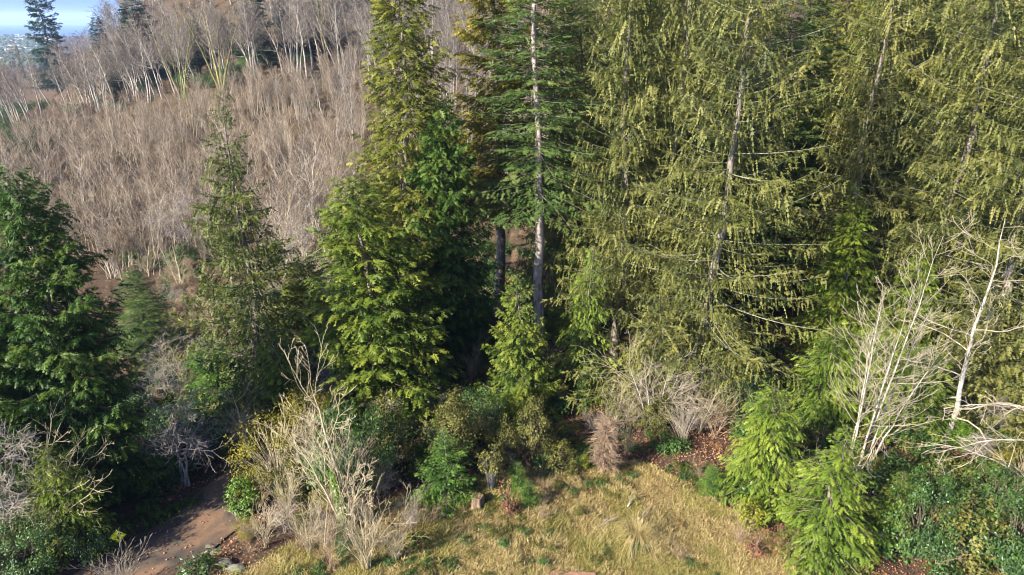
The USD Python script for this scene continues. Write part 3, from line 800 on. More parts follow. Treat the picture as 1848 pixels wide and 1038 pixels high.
tree("olive_cedar", 900, 570, "olive yellow cedar with bare lower trunk, left of the straight fir trunk", "cedar tree", H=40, Rr=5.4, rot=60, name="cedar_tree")
tree("douglas_fir", 972, 618, "deep green fir with a long straight bare grey trunk", "fir tree", H=44, Rr=5.2, rot=150, name="fir_tree")
tree("spruce", 1108, 648, "olive spruce standing right beside the deep green fir with the bare trunk", "spruce tree", H=40, Rr=5.4, rot=33, name="spruce_tree")
tree("spruce", 1182, 640, "olive spruce with patches of pale trunk, left of the big long-armed spruce", "spruce tree", H=41, Rr=5.2, rot=210, name="spruce_tree")
tree("old_spruce", 1250, 705, "biggest spruce, its long drooping arms lifting at the tips over the shade", "spruce tree", H=38, Rr=8.0, rot=0, name="spruce_tree")
tree("young_spruce", 1185, 745, "short bushy olive spruce above the arching white clump", "spruce tree", top=545, Rr=3.6, rot=90, name="spruce_tree")
tree("young_spruce", 1300, 720, "short bushy olive spruce at the foot of the biggest spruce", "spruce tree", top=560, Rr=3.2, rot=250, name="spruce_tree")
tree("hemlock", 1505, 640, "bright green hemlock in the dark gap right of the biggest spruce", "hemlock tree", top=330, Rr=3.8, rot=40, name="hemlock_tree")
tree("hemlock", 1610, 660, "bright green hemlock above the white alder clump, at the edge of the dark gap", "hemlock tree", top=430, Rr=3.2, rot=190, name="hemlock_tree")
tree("forest_fir", 1560, 560, "shaded deep green fir behind the bright hemlock in the dark gap", "fir tree", H=39, Rr=5.0, rot=100, name="fir_tree")
tree("spruce", 1655, 640, "tall spruce with a dead bare branch reaching into the dark gap", "spruce tree", H=40, Rr=6.4, rot=130, name="spruce_tree")
tree("old_spruce", 1780, 690, "wide dense spruce behind the crooked white alder", "spruce tree", H=38, Rr=8.0, rot=170, name="spruce_tree")
tree("spruce", 1890, 640, "spruce cut by the right edge of the view", "spruce tree", H=40, Rr=6.5, rot=300, name="spruce_tree")
tree("young_spruce", 1730, 760, "low bushy spruce under the wide dense spruce", "spruce tree", top=560, Rr=4.0, rot=20, name="spruce_tree")
tree("young_spruce", 1840, 780, "low bushy spruce behind the crooked alder at the right edge", "spruce tree", top=600, Rr=4.0, rot=120, name="spruce_tree")
tree("young_cedar", 937, 738, "young bright yellow-green cedar in front of the straight fir trunk", "cedar tree", top=490, Rr=2.5, rot=0, name="young_cedar")
tree("young_hemlock", 1047, 712, "young bright green hemlock right of the young cedar", "hemlock tree", top=440, Rr=2.7, rot=50, name="young_hemlock")
tree("young_cedar", 1022, 600, "slim yellow-green cedar behind the young hemlock", "cedar tree", top=395, Rr=2.4, rot=100, name="young_cedar")
tree("young_cedar", 942, 775, "smallest yellow-green cedar, at the foot of the young bright cedar", "cedar tree", top=672, Rr=1.0, rot=160, name="young_cedar")
tree("bushy_hemlock", 1368, 885, "bushy bright yellow-green hemlock at the edge of the clearing, left one of two", "hemlock tree", top=690, Rr=2.6, rot=0, name="young_hemlock")
tree("young_hemlock", 1484, 1008, "bright yellow-green hemlock standing lowest on the grass at the right", "hemlock tree", top=775, Rr=2.9, rot=110, name="young_hemlock")
tree("young_hemlock", 1615, 965, "small fresh green hemlock right of the lowest bright one", "hemlock tree", top=850, Rr=1.7, rot=200, name="young_hemlock")
tree("bushy_hemlock", 1470, 770, "bright hemlock behind the left stems of the white alder clump", "hemlock tree", top=585, Rr=2.8, rot=80, name="young_hemlock")
tree("young_hemlock", 1560, 760, "bright hemlock directly behind the white alder clump", "hemlock tree", top=560, Rr=3.0, rot=220, name="young_hemlock")
tree("bushy_hemlock", 1640, 780, "bright hemlock between the white clump and the crooked alder", "hemlock tree", top=620, Rr=2.6, rot=310, name="young_hemlock")
tree("small_fir", 800, 906, "bright green bushy young fir at the top of the grass", "fir tree", top=775, Rr=2.0, rot=0, name="young_fir")
tree("small_fir", 930, 890, "tiny fresh green fir behind the red shrub", "fir tree", top=832, Rr=0.85, rot=60, name="young_fir")
tree("small_fir", 955, 915, "tiny fresh green fir right of the red shrub", "fir tree", top=868, Rr=0.75, rot=130, name="young_fir")
tree("small_fir", 1280, 890, "tiny green fir between the arching clump and the bushy hemlock", "fir tree", top=838, Rr=0.9, rot=10, name="young_fir")
tree("small_fir", 1048, 740, "little fresh green fir under the young hemlock", "fir tree", top=670, Rr=0.8, rot=45, name="young_fir")
tree("forest_fir", 272, 655, "rounded dark green fir in shade between the big cedar and the ragged spruce", "fir tree", top=480, Rr=3.0, rot=0, name="fir_tree")
tree("small_fir", 390, 720, "spreading green fir at the foot of the ragged spruce", "fir tree", top=610, Rr=2.6, rot=100, name="young_fir")
tree("small_fir", 425, 800, "small fir hanging over the grey tangled tree", "fir tree", top=720, Rr=1.5, rot=200, name="young_fir")
tree("young_hemlock", 130, 975, "fine-leaved green hemlock in front of the big dark cedar", "hemlock tree", top=790, Rr=2.3, rot=0, name="young_hemlock")
tree("cedar", 560, 690, "shorter yellow-green cedar left of the broad bright one", "cedar tree", top=460, Rr=4.3, rot=230, name="cedar_tree")
tree("young_cedar", 520, 770, "low yellow-green cedar behind the fan of bare branches", "cedar tree", top=590, Rr=2.6, rot=20, name="cedar_tree")

# the forest behind, rows of firs and spruces deep in shade
frng = R(401)
spots = []
for y0, step in ((66, 7.0), (76, 7.5), (88, 8.5), (106, 11)):
    x = 3 + 0.05 * y0
    while x < y0 * 0.86 + 12:
        spots.append((x + frng.normal(0, 1.4), y0 + frng.normal(0, 2.4)))
        x += step * frng.uniform(0.8, 1.2)
taken = [at(1108, 648), at(1182, 640), at(1560, 560), at(1655, 640), at(1890, 640), at(1505, 640), at(972, 618), at(918, 570)]
for x, y in spots:
    if min(math.hypot(x - t[0], y - t[1]) for t in taken) < 3.4:
        continue
    k = ("forest_fir", "spruce", "forest_fir", "tall_cedar")[int(frng.integers(4))]
    H = frng.uniform(33, 42)
    tree(k, 0, 0, "tall conifer deep in the shaded forest behind the olive spruces", "conifer", H=H, Rr=frng.uniform(4.6, 6.0), rot=frng.uniform(0, 360), name="forest_conifer",
         group="conifers of the forest behind", x=(x, y))

# ------------------------------------------------------------------ far tree line and thicket at the left
rrng = R(411)
for px, py, top, label in ((105, 175, -70, "dark blue-green fir against the sky above the bay"), (195, 150, 22, "narrow dark fir right of the fir over the bay"),
                           (262, 150, -6, "dark fir top with arms out over the bare alders"), (470, 120, -20, "dark fir among the pale alders, cut by the top of the frame")):
    g = at(px, py)
    tree("ridge_fir", px, py, label, "fir tree", top=top, Rr={105: 13.0, 195: 6.0, 262: 12.0, 470: 7.0}[px], rot=rrng.uniform(0, 360), name="ridge_fir")
tree("ridge_fir", 45, 150, "small dark fir beside the far town roofs", "fir tree", top=78, Rr=3.0, name="ridge_fir")
tree("mossy_maple_kind_a", 400, 165, "spreading maple with mossy yellow limbs behind the ragged spruce top", "maple tree", top=-10, Rr=1.35, name="bare_maple")
tree("mossy_maple_kind_b", 590, 110, "mossy yellow-limbed maple right of the pale leaning alders", "maple tree", top=-40, Rr=1.4, name="bare_maple", rot=90)
tree("mossy_maple_kind_b", 330, 180, "ivy-footed maple behind the left thicket, upright yellow limbs", "maple tree", top=20, Rr=0.9, name="bare_maple", rot=200)
line = [(4, 250), (14, 238), (24, 246), (30, 228), (38, 240), (52, 238), (68, 232), (10, 225), (45, 225), (62, 215), (80, 220), (100, 205), (118, 200), (135, 208), (155, 198), (180, 195), (198, 200), (215, 192), (235, 186), (250, 182), (290, 180), (318, 175), (335, 168),
        (455, 125), (480, 118), (500, 110), (528, 112), (552, 106), (565, 98), (620, 95)]
for px, py in line:
    k = f"ridge_alder_kind_{'abcde'[int(rrng.integers(5))]}"
    g = at(px + rrng.normal(0, 3), py + rrng.normal(0, 3))
    H = rrng.uniform(19, 27)
    thing("bare_alder", "tall bare pale alder in the tree line above the thicket", "alder tree", g, (rrng.normal(0, 3), rrng.normal(-9, 5), rrng.normal(0, 18)), (1.15, 1.15, H / 22),
          "bare alders of the far tree line", KINDS[k][0])
for n in range(200):
    y = rrng.uniform(215, 345)
    x = rrng.uniform(-0.80, 0.02) * y * 1.02
    if x < -0.61 * y and y > 222:
        continue
    k = f"ridge_alder_kind_{'abcde'[int(rrng.integers(5))]}"
    H = rrng.uniform(17, 26)
    thing("bare_alder", "tall bare pale alder in the tree line above the thicket", "alder tree", (x, y, hz(x, y)), (rrng.normal(0, 4), rrng.normal(-6, 6), rrng.uniform(-60, 60)), (1.5, 1.5, H / 22),
          "bare alders of the far tree line", KINDS[k][0])
for n in range(34):                     # straight white stems above and between the tall cedars
    px, py = rrng.uniform(640, 1010), rrng.uniform(95, 330)
    g = at(px, py)
    k = f"ridge_alder_kind_{'abcde'[int(rrng.integers(5))]}"
    thing("bare_alder", "straight white-stemmed alder on the slope behind the tall cedars", "alder tree", g, (rrng.normal(0, 2), rrng.normal(0, 3), rrng.uniform(0, 360)), (0.8, 0.8, rrng.uniform(17, 25) / 22),
          "white alders behind the tall cedars", KINDS[k][0])
for px, py, s in ((430, 150, 4.0), (480, 105, 4.2), (300, 165, 3.4), (212, 205, 2.6), (95, 262, 3.4), (22, 300, 5.0), (545, 118, 3.2), (150, 205, 2.6), (365, 160, 3.0), (250, 178, 3.2), (272, 172, 4.2), (325, 160, 3.6), (345, 155, 4.2), (385, 158, 3.2), (180, 190, 3.0), (520, 100, 3.6),
                  (60, 280, 3.8), (40, 262, 4.0), (455, 128, 3.8), (505, 112, 3.2), (128, 212, 3.0), (8, 300, 7.0), (48, 305, 6.0), (25, 275, 6.5), (70, 290, 4.5), (5, 235, 3.6), (25, 222, 4.0), (45, 212, 3.8), (15, 205, 3.4), (65, 205, 3.6), (35, 195, 3.4), (85, 198, 3.2)):
    g = at(px, py)
    s *= 1.35 if s < 4.4 else 1.0
    thing("evergreen_shrub", f"dark evergreen shrub under the far bare alders", "shrub", g, (0, 0, rrng.uniform(0, 360)), (s / 2.2, s / 2.2, s / 2.4), "evergreen shrubs under the far alders", KINDS["salal_kind_a"][0])


for n in range(34):
    y = rrng.uniform(255, 330)
    x = rrng.uniform(-0.58, -0.16) * y
    H = rrng.uniform(9, 19)
    thing("ridge_fir", "small dark fir among the bare alders of the far tree line", "fir tree", (x, y, hz(x, y) - 0.2), (0, 0, rrng.uniform(0, 360)), (H / 30 * 1.5, H / 30 * 1.5, H / 30), "small dark firs of the far tree line", KINDS["ridge_fir"][0])


def thicket_ok(x, y):
    px = 924 + FPX * x / (y * CP + (CAM_H - float(base_height(x, y))) * SP)
    lim = np.interp(px, [-60, 40, 210, 330, 480, 620], [290, 480, 520, 500, 520, 430])
    v = float(base_height(x, y)) - CAM_H
    py = 519 - FPX * (v * CP + y * SP) / (y * CP - v * SP)
    hi = np.interp(px, [-60, 60, 200, 330, 530, 640], [330, 262, 222, 200, 150, 130])
    return -60 < px < 660 and hi < py < lim


pts = []
while len(pts) < 900:
    x, y = rrng.uniform(-175, -12), rrng.uniform(72, 250)
    if thicket_ok(x, y) and float(meshkit.fbm(np.array([x / 9.0, y / 13.0, 0.3]), 3, 71)) > rrng.uniform(0.36, 0.56):
        pts.append((x, y))
for px, py, sc in ((60, 330, 3.6), (110, 250, 3.0), (30, 380, 4.0), (150, 420, 2.8), (210, 300, 2.4), (300, 250, 2.4), (350, 215, 2.6), (560, 200, 3.0), (610, 300, 3.0), (330, 490, 3.0), (380, 470, 2.6), (500, 500, 2.8), (240, 470, 3.0), (600, 400, 2.6), (430, 560, 2.6), (540, 560, 2.6)):
    g = at(px, py)
    k = ("holly_kind_a", "salal_kind_a", "small_fir", "holly_kind_b")[int(rrng.integers(4))]
    thing("thicket_evergreen", "small evergreen standing among the bare young alders of the thicket", "evergreen", g - [0, 0, 0.1], (0, 0, rrng.uniform(0, 360)), (sc / KINDS[k][2] * 0.75, sc / KINDS[k][2] * 0.75, sc * 1.3 / KINDS[k][1]), "evergreens in the thicket", KINDS[k][0])
pts.sort(key=lambda p: p[1])
for px, py, H, s in ((600, 330, 11, .8), (575, 290, 12, .9), (560, 350, 10, .8), (610, 250, 13, .9), (585, 220, 13, .8), (500, 330, 9, .7), (525, 400, 10, .9), (500, 445, 8, .8), (560, 430, 10, .9), (590, 480, 9, .8),
                     (475, 385, 8, .7), (330, 400, 8, .7), (365, 420, 9, .8), (255, 440, 9, .7), (230, 400, 9, .6), (620, 180, 13, .8), (640, 220, 14, .8), (545, 480, 8, .8), (510, 520, 7, .8), (470, 560, 6, .8)):
    g = at(px, py)
    k = f"ridge_alder_kind_{'abcde'[int(rrng.integers(5))]}"
    thing("bare_alder", "pale spreading bare alder among the young reddish ones of the thicket", "alder tree", g, (rrng.normal(0, 5), rrng.normal(0, 7), rrng.uniform(0, 360)), (s, s, H / 22), "larger pale alders in the thicket", KINDS[k][0])
for px, py, top, s in ((300, 460, 375, .8), (375, 455, 350, .9), (420, 520, 420, .8), (515, 470, 370, .9), (560, 520, 420, .8), (590, 420, 330, .9), (330, 530, 450, .8), (600, 560, 470, .7), (270, 500, 430, .7), (530, 610, 510, .8), (455, 600, 500, .7), (575, 360, 270, .9)):
    g = at(px, py)
    H = top_height(g, top)
    k = ("tangled_tree_kind_a", "vase_tree_kind_b", "tangled_tree_kind_c", "vase_tree_kind_a")[int(rrng.integers(4))]
    thing("bare_tree", "pale spreading leafless tree below the foot of the young alder thicket", "tree", g, (0, 0, rrng.uniform(0, 360)), (s * 1.2, s * 1.2, H / KINDS[k][1]), "pale trees at the foot of the thicket", KINDS[k][0])
near, rest = pts[:290], pts[290:]
near_all = pts[::9][:290]
picked = set(map(tuple, near))
for x, y in near:
    k = f"young_alder_kind_{'abcde'[int(rrng.integers(5))]}"
    s = rrng.uniform(0.6, 1.25)
    thing("young_alder", "slim bare reddish young alder in the hillside thicket", "alder tree", (x, y, hz(x, y) - 0.05), (rrng.normal(0, 5), rrng.normal(-4, 6), rrng.uniform(0, 360)), (s * 1.15, s * 1.15, s * rrng.uniform(0.85, 1.1)),
          "young alders nearest in the thicket", KINDS[k][0])


def scatter(name, label, kinds, pos, scale, rot=None, tilt=4.0, seed=1, extra_path=None):
    """Uncountable stuff: one PointInstancer whose prototypes are its children."""
    rng = R(seed)
    n = len(pos)
    path = numbered("/World/" + name)
    pi = UsdGeom.PointInstancer.Define(stage, path)
    rel = pi.CreatePrototypesRel()
    for q, k in enumerate(kinds):
        c = UsdGeom.Xform.Define(stage, f"{path}/piece_{q:03d}")
        c.GetPrim().GetReferences().AddInternalReference(k)
        rel.AddTarget(c.GetPath())
    pi.CreateProtoIndicesAttr(Vt.IntArray.FromNumpy(rng.integers(0, len(kinds), n).astype(np.int32)))
    pi.CreatePositionsAttr(Vt.Vec3fArray.FromNumpy(np.asarray(pos, np.float32)))
    sc = np.asarray(scale, np.float32)
    sc = np.repeat(sc[:, None], 3, 1) if sc.ndim == 1 else sc
    pi.CreateScalesAttr(Vt.Vec3fArray.FromNumpy(sc))
    yaw = rng.uniform(0, 2 * np.pi, n) if rot is None else rot
    tx, ty = np.radians(rng.normal(0, tilt, (2, n)))
    cz, sz = np.cos(yaw / 2), np.sin(yaw / 2)
    cx, sx, cy, sy = np.cos(tx / 2), np.sin(tx / 2), np.cos(ty / 2), np.sin(ty / 2)
    a = np.stack([cx * cy, sx * cy, cx * sy, -sx * sy], 1)      # tilt first, then turn about z
    qw, qx, qy, qz = cz * a[:, 0] - sz * a[:, 3], cz * a[:, 1] - sz * a[:, 2], cz * a[:, 2] + sz * a[:, 1], cz * a[:, 3] + sz * a[:, 0]
    pi.CreateOrientationsAttr(Vt.QuathArray([Gf.Quath(float(w), float(x), float(y), float(z)) for w, x, y, z in zip(qw, qx, qy, qz)]))
    tag(pi.GetPrim(), label, None, None, "stuff")


more = []
while len(more) < 300:
    x, y = rrng.uniform(-60, 14), rrng.uniform(105, 330)
    px = 924 + FPX * x / (y * CP + (CAM_H - float(base_height(x, y))) * SP)
    if 640 < px < 1010:
        more.append((x, y))
far_pts = np.array([(rrng.uniform(-0.56, 0.02) * y, y) for y in rrng.uniform(335, 470, 240)])
rp3 = np.array([(x, y) for x, y in rest + more])
scatter("thicket", "mass of bare reddish young alders covering the hillside at the left", [KINDS[f"young_alder_kind_{c}"][0] for c in "abcde"],
        np.column_stack([rp3, height(rp3[:, 0], rp3[:, 1]) - 0.05]), rrng.uniform(0.55, 1.2, len(rp3)), tilt=7, seed=5)
scatter("far_wood", "leafless grey wood on the ridge behind the pale alders", [KINDS[f"ridge_alder_kind_{c}"][0] for c in "abcde"],
        np.column_stack([far_pts, height(far_pts[:, 0], far_pts[:, 1]) - 0.1]), np.column_stack([np.full((240, 2), 1.7), rrng.uniform(0.8, 1.15, 240)]), seed=12)
bx, by = rrng.uniform(-0.82, 0.35, 3600), 50 + 380 * rrng.uniform(0, 1, 3600) ** 1.25
bx = bx * by
sx_ = rrng.uniform(-46, -14, 700)
sy_ = rrng.uniform(58, 100, 700)
bx, by = np.concatenate([bx, sx_, rrng.uniform(-45, 8, 600)]), np.concatenate([by, sy_, rrng.uniform(105, 260, 600)])
ok = ~((bx > 10) & (by < 150)) & ~((by < 80) & (bx > -9))
bx, by = bx[ok], by[ok]
scatter("brushwood", "low bare brush over the far slope and thicket floor", [KINDS["cane_shrub_kind_c"][0], KINDS["dead_bush_kind"][0], KINDS["low_olive_kind"][0]],
        np.column_stack([bx, by, height(bx, by) - 0.05]), rrng.uniform(0.45, 1.0, len(bx)) * (0.55 + 0.6 * sstep(by, 120, 260)), seed=6)

# ------------------------------------------------------------------ leafless trees near the clearing
tree("alder_clump_kind", 1543, 850, "clump of slim white-stemmed alders, branches fanning upward, above the bright hemlocks", "alder tree", top=425, Rr=1.1, name="alder_clump")
tree("crooked_alder_kind", 1706, 800, "white alder with one leaning trunk and crooked arms at the right", "alder tree", top=400, Rr=1.15, name="crooked_alder", rot=40)
tree("arching_clump_kind", 1182, 772, "low clump of white stems with canes arching down to the red leaf litter", "tree", top=655, Rr=0.95, name="arching_clump")
tree("tangled_tree_kind_a", 330, 880, "grey tangled leafless tree hanging over the end of the road", "tree", top=690, Rr=1.15, name="tangled_tree")
tree("vase_tree_kind_a", 628, 965, "leaning ivy-clad trunk with a fan of pale bare branches", "tree", top=690, Rr=0.95, name="ivy_tree", rot=10)
tree("vase_tree_kind_b", 105, 985, "pale bare tree in front of the dark cedar, ivy on its stems", "tree", top=785, Rr=0.85, name="bare_tree", rot=200)
tree("tangled_tree_kind_b", 345, 470, "spreading white-branched tree at the foot of the reddish thicket", "tree", top=345, Rr=1.3, name="bare_tree", rot=30)
tree("tangled_tree_kind_c", 545, 560, "grey snag with a bare upright trunk right of the ragged spruce", "tree", top=375, Rr=0.7, name="snag")
for px, py, top, s, lab in ((575, 690, 560, 1.0, "bare grey shrub tangled against the shorter yellow-green cedar"), (470, 690, 600, 0.9, "bare grey shrub under the ragged spruce"),
                            (290, 650, 570, 0.9, "shaded bare shrub below the rounded dark fir"), (600, 760, 640, 1.1, "pale bare shrub in front of the broad bright cedar"),
                            (300, 720, 640, 0.9, "bare shrub behind the grey tangled tree"), (20, 1000, 740, 1.0, "bare tree with a slanting grey trunk at the left edge")):
    tree(f"tangled_tree_kind_{'abc'[int(rrng.integers(3))]}", px, py, lab, "shrub", top=top, Rr=s, name="bare_shrub", rot=rrng.uniform(0, 360))
for px, py, top, s, lab in ((540, 640, 500, 1.0, "straw-coloured bare tree between the ragged spruce and the shorter cedar"), (500, 730, 625, 0.9, "straw-coloured bare tree below the ragged spruce"),
                            (588, 750, 640, 0.9, "straw-coloured bare tree left of the broad bright cedar foot"), (450, 810, 695, 0.8, "straw-coloured bare tree above the road bend"), (395, 640, 540, 0.8, "straw-coloured bare tree left of the ragged spruce")):
    tree(f"vase_tree_kind_{'ab'[px % 2]}", px, py, lab, "tree", top=top, Rr=s, name="bare_tree", rot=rrng.uniform(0, 360))
tree("cane_shrub_kind_a", 662, 1030, "fountain of pale bare canes beside the ivy-clad trunk", "shrub", top=890, Rr=1.15, name="cane_shrub")
for px, py, top, s, k, lab in ((560, 1000, 905, .9, "a", "pale canes below the leaning ivy-clad trunk, left"), (600, 1030, 930, .8, "c", "brown canes at the lower frame left of the pale fountain"), (715, 1015, 930, .8, "a", "pale canes right of the fountain of bare canes"),
                               (640, 945, 860, .8, "c", "brown canes at the foot of the broad dark glossy shrub"), (745, 940, 880, .6, "b", "thin white canes left of the bushy young fir"), (480, 990, 905, .8, "a", "straw canes on the bank above the road edge"),
                               (1230, 800, 700, 1.0, "b", "white canes close behind the arching white clump"), (1130, 830, 755, .7, "c", "brown canes between the dead bush and the arching clump")):
    tree(f"cane_shrub_kind_{k}", px, py, lab, "shrub", top=top, Rr=s, name="cane_shrub", rot=px)
tree("cane_shrub_kind_b", 225, 1072, "white bare twigs rising from the near edge of the road", "shrub", top=984, Rr=0.7, name="cane_shrub")
tree("cane_shrub_kind_a", 520, 935, "straw-coloured bare canes left of the ivy-clad trunk", "shrub", top=835, Rr=0.8, name="cane_shrub", rot=100)
tree("cane_shrub_kind_c", 780, 950, "small grey bare shrub at the foot of the bushy young fir", "shrub", top=900, Rr=0.6, name="cane_shrub", rot=10)
tree("cane_shrub_kind_c", 850, 705, "pale twiggy shrub in the shade below the dark cedar", "shrub", top=620, Rr=1.0, name="cane_shrub", rot=50)
tree("cane_shrub_kind_a", 1110, 760, "bare canes behind the brown dead bush", "shrub", top=680, Rr=0.9, name="cane_shrub", rot=70)
tree("cane_shrub_kind_c", 1290, 790, "bare grey canes right of the arching white clump", "shrub", top=715, Rr=1.0, name="cane_shrub", rot=170)
tree("cane_shrub_kind_c", 1790, 985, "brown bare canes among the dark glossy shrubs at the lower right", "shrub", top=890, Rr=0.9, name="cane_shrub", rot=20)
tree("cane_shrub_kind_a", 1690, 1030, "straw canes at the front of the dark glossy shrubs", "shrub", top=960, Rr=0.7, name="cane_shrub", rot=220)
tree("cane_shrub_kind_c", 1330, 985, "brown dead canes left of the bright yellow shrub", "shrub", top=930, Rr=0.6, name="cane_shrub", rot=75)
tree("cane_shrub_kind_b", 1435, 900, "thin white canes between the two bright hemlocks", "shrub", top=820, Rr=0.8, name="cane_shrub", rot=120)
tree("dead_bush_kind", 1086, 858, "dense brown dead bush like a haystack left of the arching clump", "shrub", top=745, Rr=0.95, name="dead_bush")

# long boughs reaching in from a tree outside the right edge
rg = R(195)
for n, (px, py, ex, ey, lab) in enumerate(((1870, 742, 1700, 742, "long white bough sweeping in level from the right edge"), (1880, 800, 1700, 812, "white bough from the right edge, upper of the two low ones"),
                                           (1890, 900, 1690, 800, "lowest white bough arching down at the right edge"), (1600, 770, 1552, 848, "broken white bough slanting across the foot of the alder clump"),
                                           (1570, 945, 1540, 835, "bare white spray hanging down right of the lowest bright hemlock"), (1712, 905, 1705, 835, "short broken white snag above the dark glossy shrubs"))):
    d0, d1 = ray(px, py), ray(ex, ey)
    s0 = (36.0 if n < 3 else 37.5)
    a = np.array([0, 0, CAM_H]) + d0 * s0 / d0[1]
    b = np.array([0, 0, CAM_H]) + d1 * (s0 + (2.0 if n < 3 else 0.7)) / d1[1]
    loc = a.copy()
    L = np.linalg.norm(b - a)
    u = np.linspace(0, 1, 12)
    P = (b - a) * u[:, None] + Z * (0.10 * L * np.sin(np.pi * u))[:, None] + np.cumsum(rg.normal(0, 0.035, (12, 3)), 0)
    r = 0.045 * (1 - 0.8 * u) + 0.010
    t = thing("fallen_bough", lab, "bough", loc)
    w = "/World/" + t.GetName()
    put(w + "/limb", *tubes(P[None], r[None], 6), "alder_bark", smooth=True)
    P2, r2 = sprout(rg, P[None], r[None], n=16, lf=0.38, ang=46, up=-0.02, wig=0.14, k=7, s0=0.1, rmin=0.013, droop=0.1, shrink=0.3)
    P3, r3 = sprout(rg, P2, r2, n=4, lf=0.4, ang=40, up=0.0, wig=0.14, k=4, rmin=0.009)
    pc = Parts().add(*tubes(P2, r2, 4)).add(*tubes(P3, r3, 3)).done()
    put(w + "/twigs", pc[0], pc[1], "alder_twig")

# ------------------------------------------------------------------ shrubs with leaves
for k, px, py, top, Rr, lab in (
        ("salal_kind_a", 640, 895, 725, 2.9, "broad dark green glossy shrub left of the bushy young fir"),
        ("holly_kind_b", 712, 850, 695, 2.0, "grey-green holly shrub below the broad bright cedar"),
        ("laurel_kind", 592, 880, 800, 1.5, "bright green leafy shrub behind the fan of pale branches"),
        ("laurel_kind", 445, 935, 858, 1.1, "glossy bright green laurel at the bend of the road"),
        ("willow_kind", 505, 890, 740, 2.9, "yellow-green willowy shrub right of the road bend"),
        ("willow_kind", 560, 830, 690, 2.4, "olive willowy shrub behind the fan of pale branches"),
        ("holly_kind_a", 822, 850, 690, 2.4, "cone-shaped olive holly behind the bushy young fir"),
        ("salal_kind_b", 868, 790, 695, 1.9, "dark shrub in shade right of the cone-shaped holly"),
        ("spindly_kind", 886, 888, 795, 0.85, "little holly on a thin bare stem above the stump"),
        ("holly_kind_b", 915, 835, 742, 1.3, "olive holly between the stemmed holly and the smallest cedar"),
        ("holly_kind_a", 965, 835, 705, 1.9, "tall olive holly below the young bright cedar"),
        ("holly_kind_b", 1010, 850, 790, 1.4, "low olive shrub left of the brown dead bush"),
        ("salal_kind_b", 780, 740, 665, 2.0, "shaded blue-green shrub at the foot of the dark shaded cedar"),
        ("red_kind", 920, 935, 862, 0.75, "red leafed shrub beside the tiny firs at the top of the grass"),
        ("red_kind", 1362, 1002, 955, 0.9, "red shrub at the foot of the bright yellow shrub"),
        ("red_kind", 1405, 985, 940, 0.7, "red shrub left of the lowest bright hemlock"),
        ("yellow_kind", 1352, 955, 895, 0.9, "bright yellow-green shrub at the edge of the pale grass"),
        ("yellow_kind", 1054, 850, 815, 0.4, "tiny yellow-green shrub left of the brown dead bush"),
        ("yellow_kind", 440, 905, 875, 0.5, "small yellow-green shrub at the road edge under the laurel"),
        ("salal_kind_b", 1345, 755, 665, 1.9, "blue-green leafy shrub under the right side of the biggest spruce"),
        ("salal_kind_a", 1410, 880, 800, 1.3, "grey-green shrub between the two bright hemlocks"),
        ("salal_kind_a", 1648, 1005, 868, 2.4, "dark glossy shrub right of the small fresh hemlock"),
        ("holly_kind_b", 1735, 1020, 890, 2.4, "olive green shrub below the short broken snag"),
        ("salal_kind_a", 1815, 1035, 885, 2.8, "dark glossy shrub in the lower right corner"),
        ("salal_kind_b", 1680, 930, 850, 2.2, "dark glossy shrub at the foot of the crooked alder"),
        ("salal_kind_a", 1790, 930, 840, 2.6, "dark glossy shrub behind the corner one at the right edge"),
        ("laurel_kind", 1765, 1000, 915, 1.2, "fresh green leafy shrub between the dark glossy ones at the lower right"),
        ("willow_kind", 1840, 890, 800, 2.2, "yellow-green shrub under the low white boughs at the right edge"),
        ("holly_kind_b", 1425, 1010, 945, 1.0, "brownish shrub left of the foot of the lowest bright hemlock"),
        ("salal_kind_a", 60, 1035, 930, 2.4, "dark shrub in the shade at the lower left corner"),
        ("salal_kind_b", 180, 1000, 935, 1.8, "dark shrub in the shade behind the yellow sign"),
        ("holly_kind_a", 30, 640, 560, 2.5, "dark shrub half hidden behind the big dark cedar")):
    tree(k, px, py, lab, "shrub", top=top, Rr=Rr, rot=rrng.uniform(0, 360), name="leafy_shrub")
mix = [("holly_kind_a", 3.2, 1.7), ("holly_kind_b", 2.4, 1.4), ("salal_kind_a", 2.0, 1.6), ("laurel_kind", 2.2, 1.0), ("willow_kind", 3.0, 1.7), ("spindly_kind", 2.4, 0.8)]
bmix = [("tangled_tree_kind_a", 3.6, 0.55), ("tangled_tree_kind_c", 3.2, 0.5), ("cane_shrub_kind_a", 2.6, 0.8), ("cane_shrub_kind_c", 2.4, 0.9), ("vase_tree_kind_b", 4.2, 0.5), ("cane_shrub_kind_b", 2.6, 0.7)]
srng = R(431)
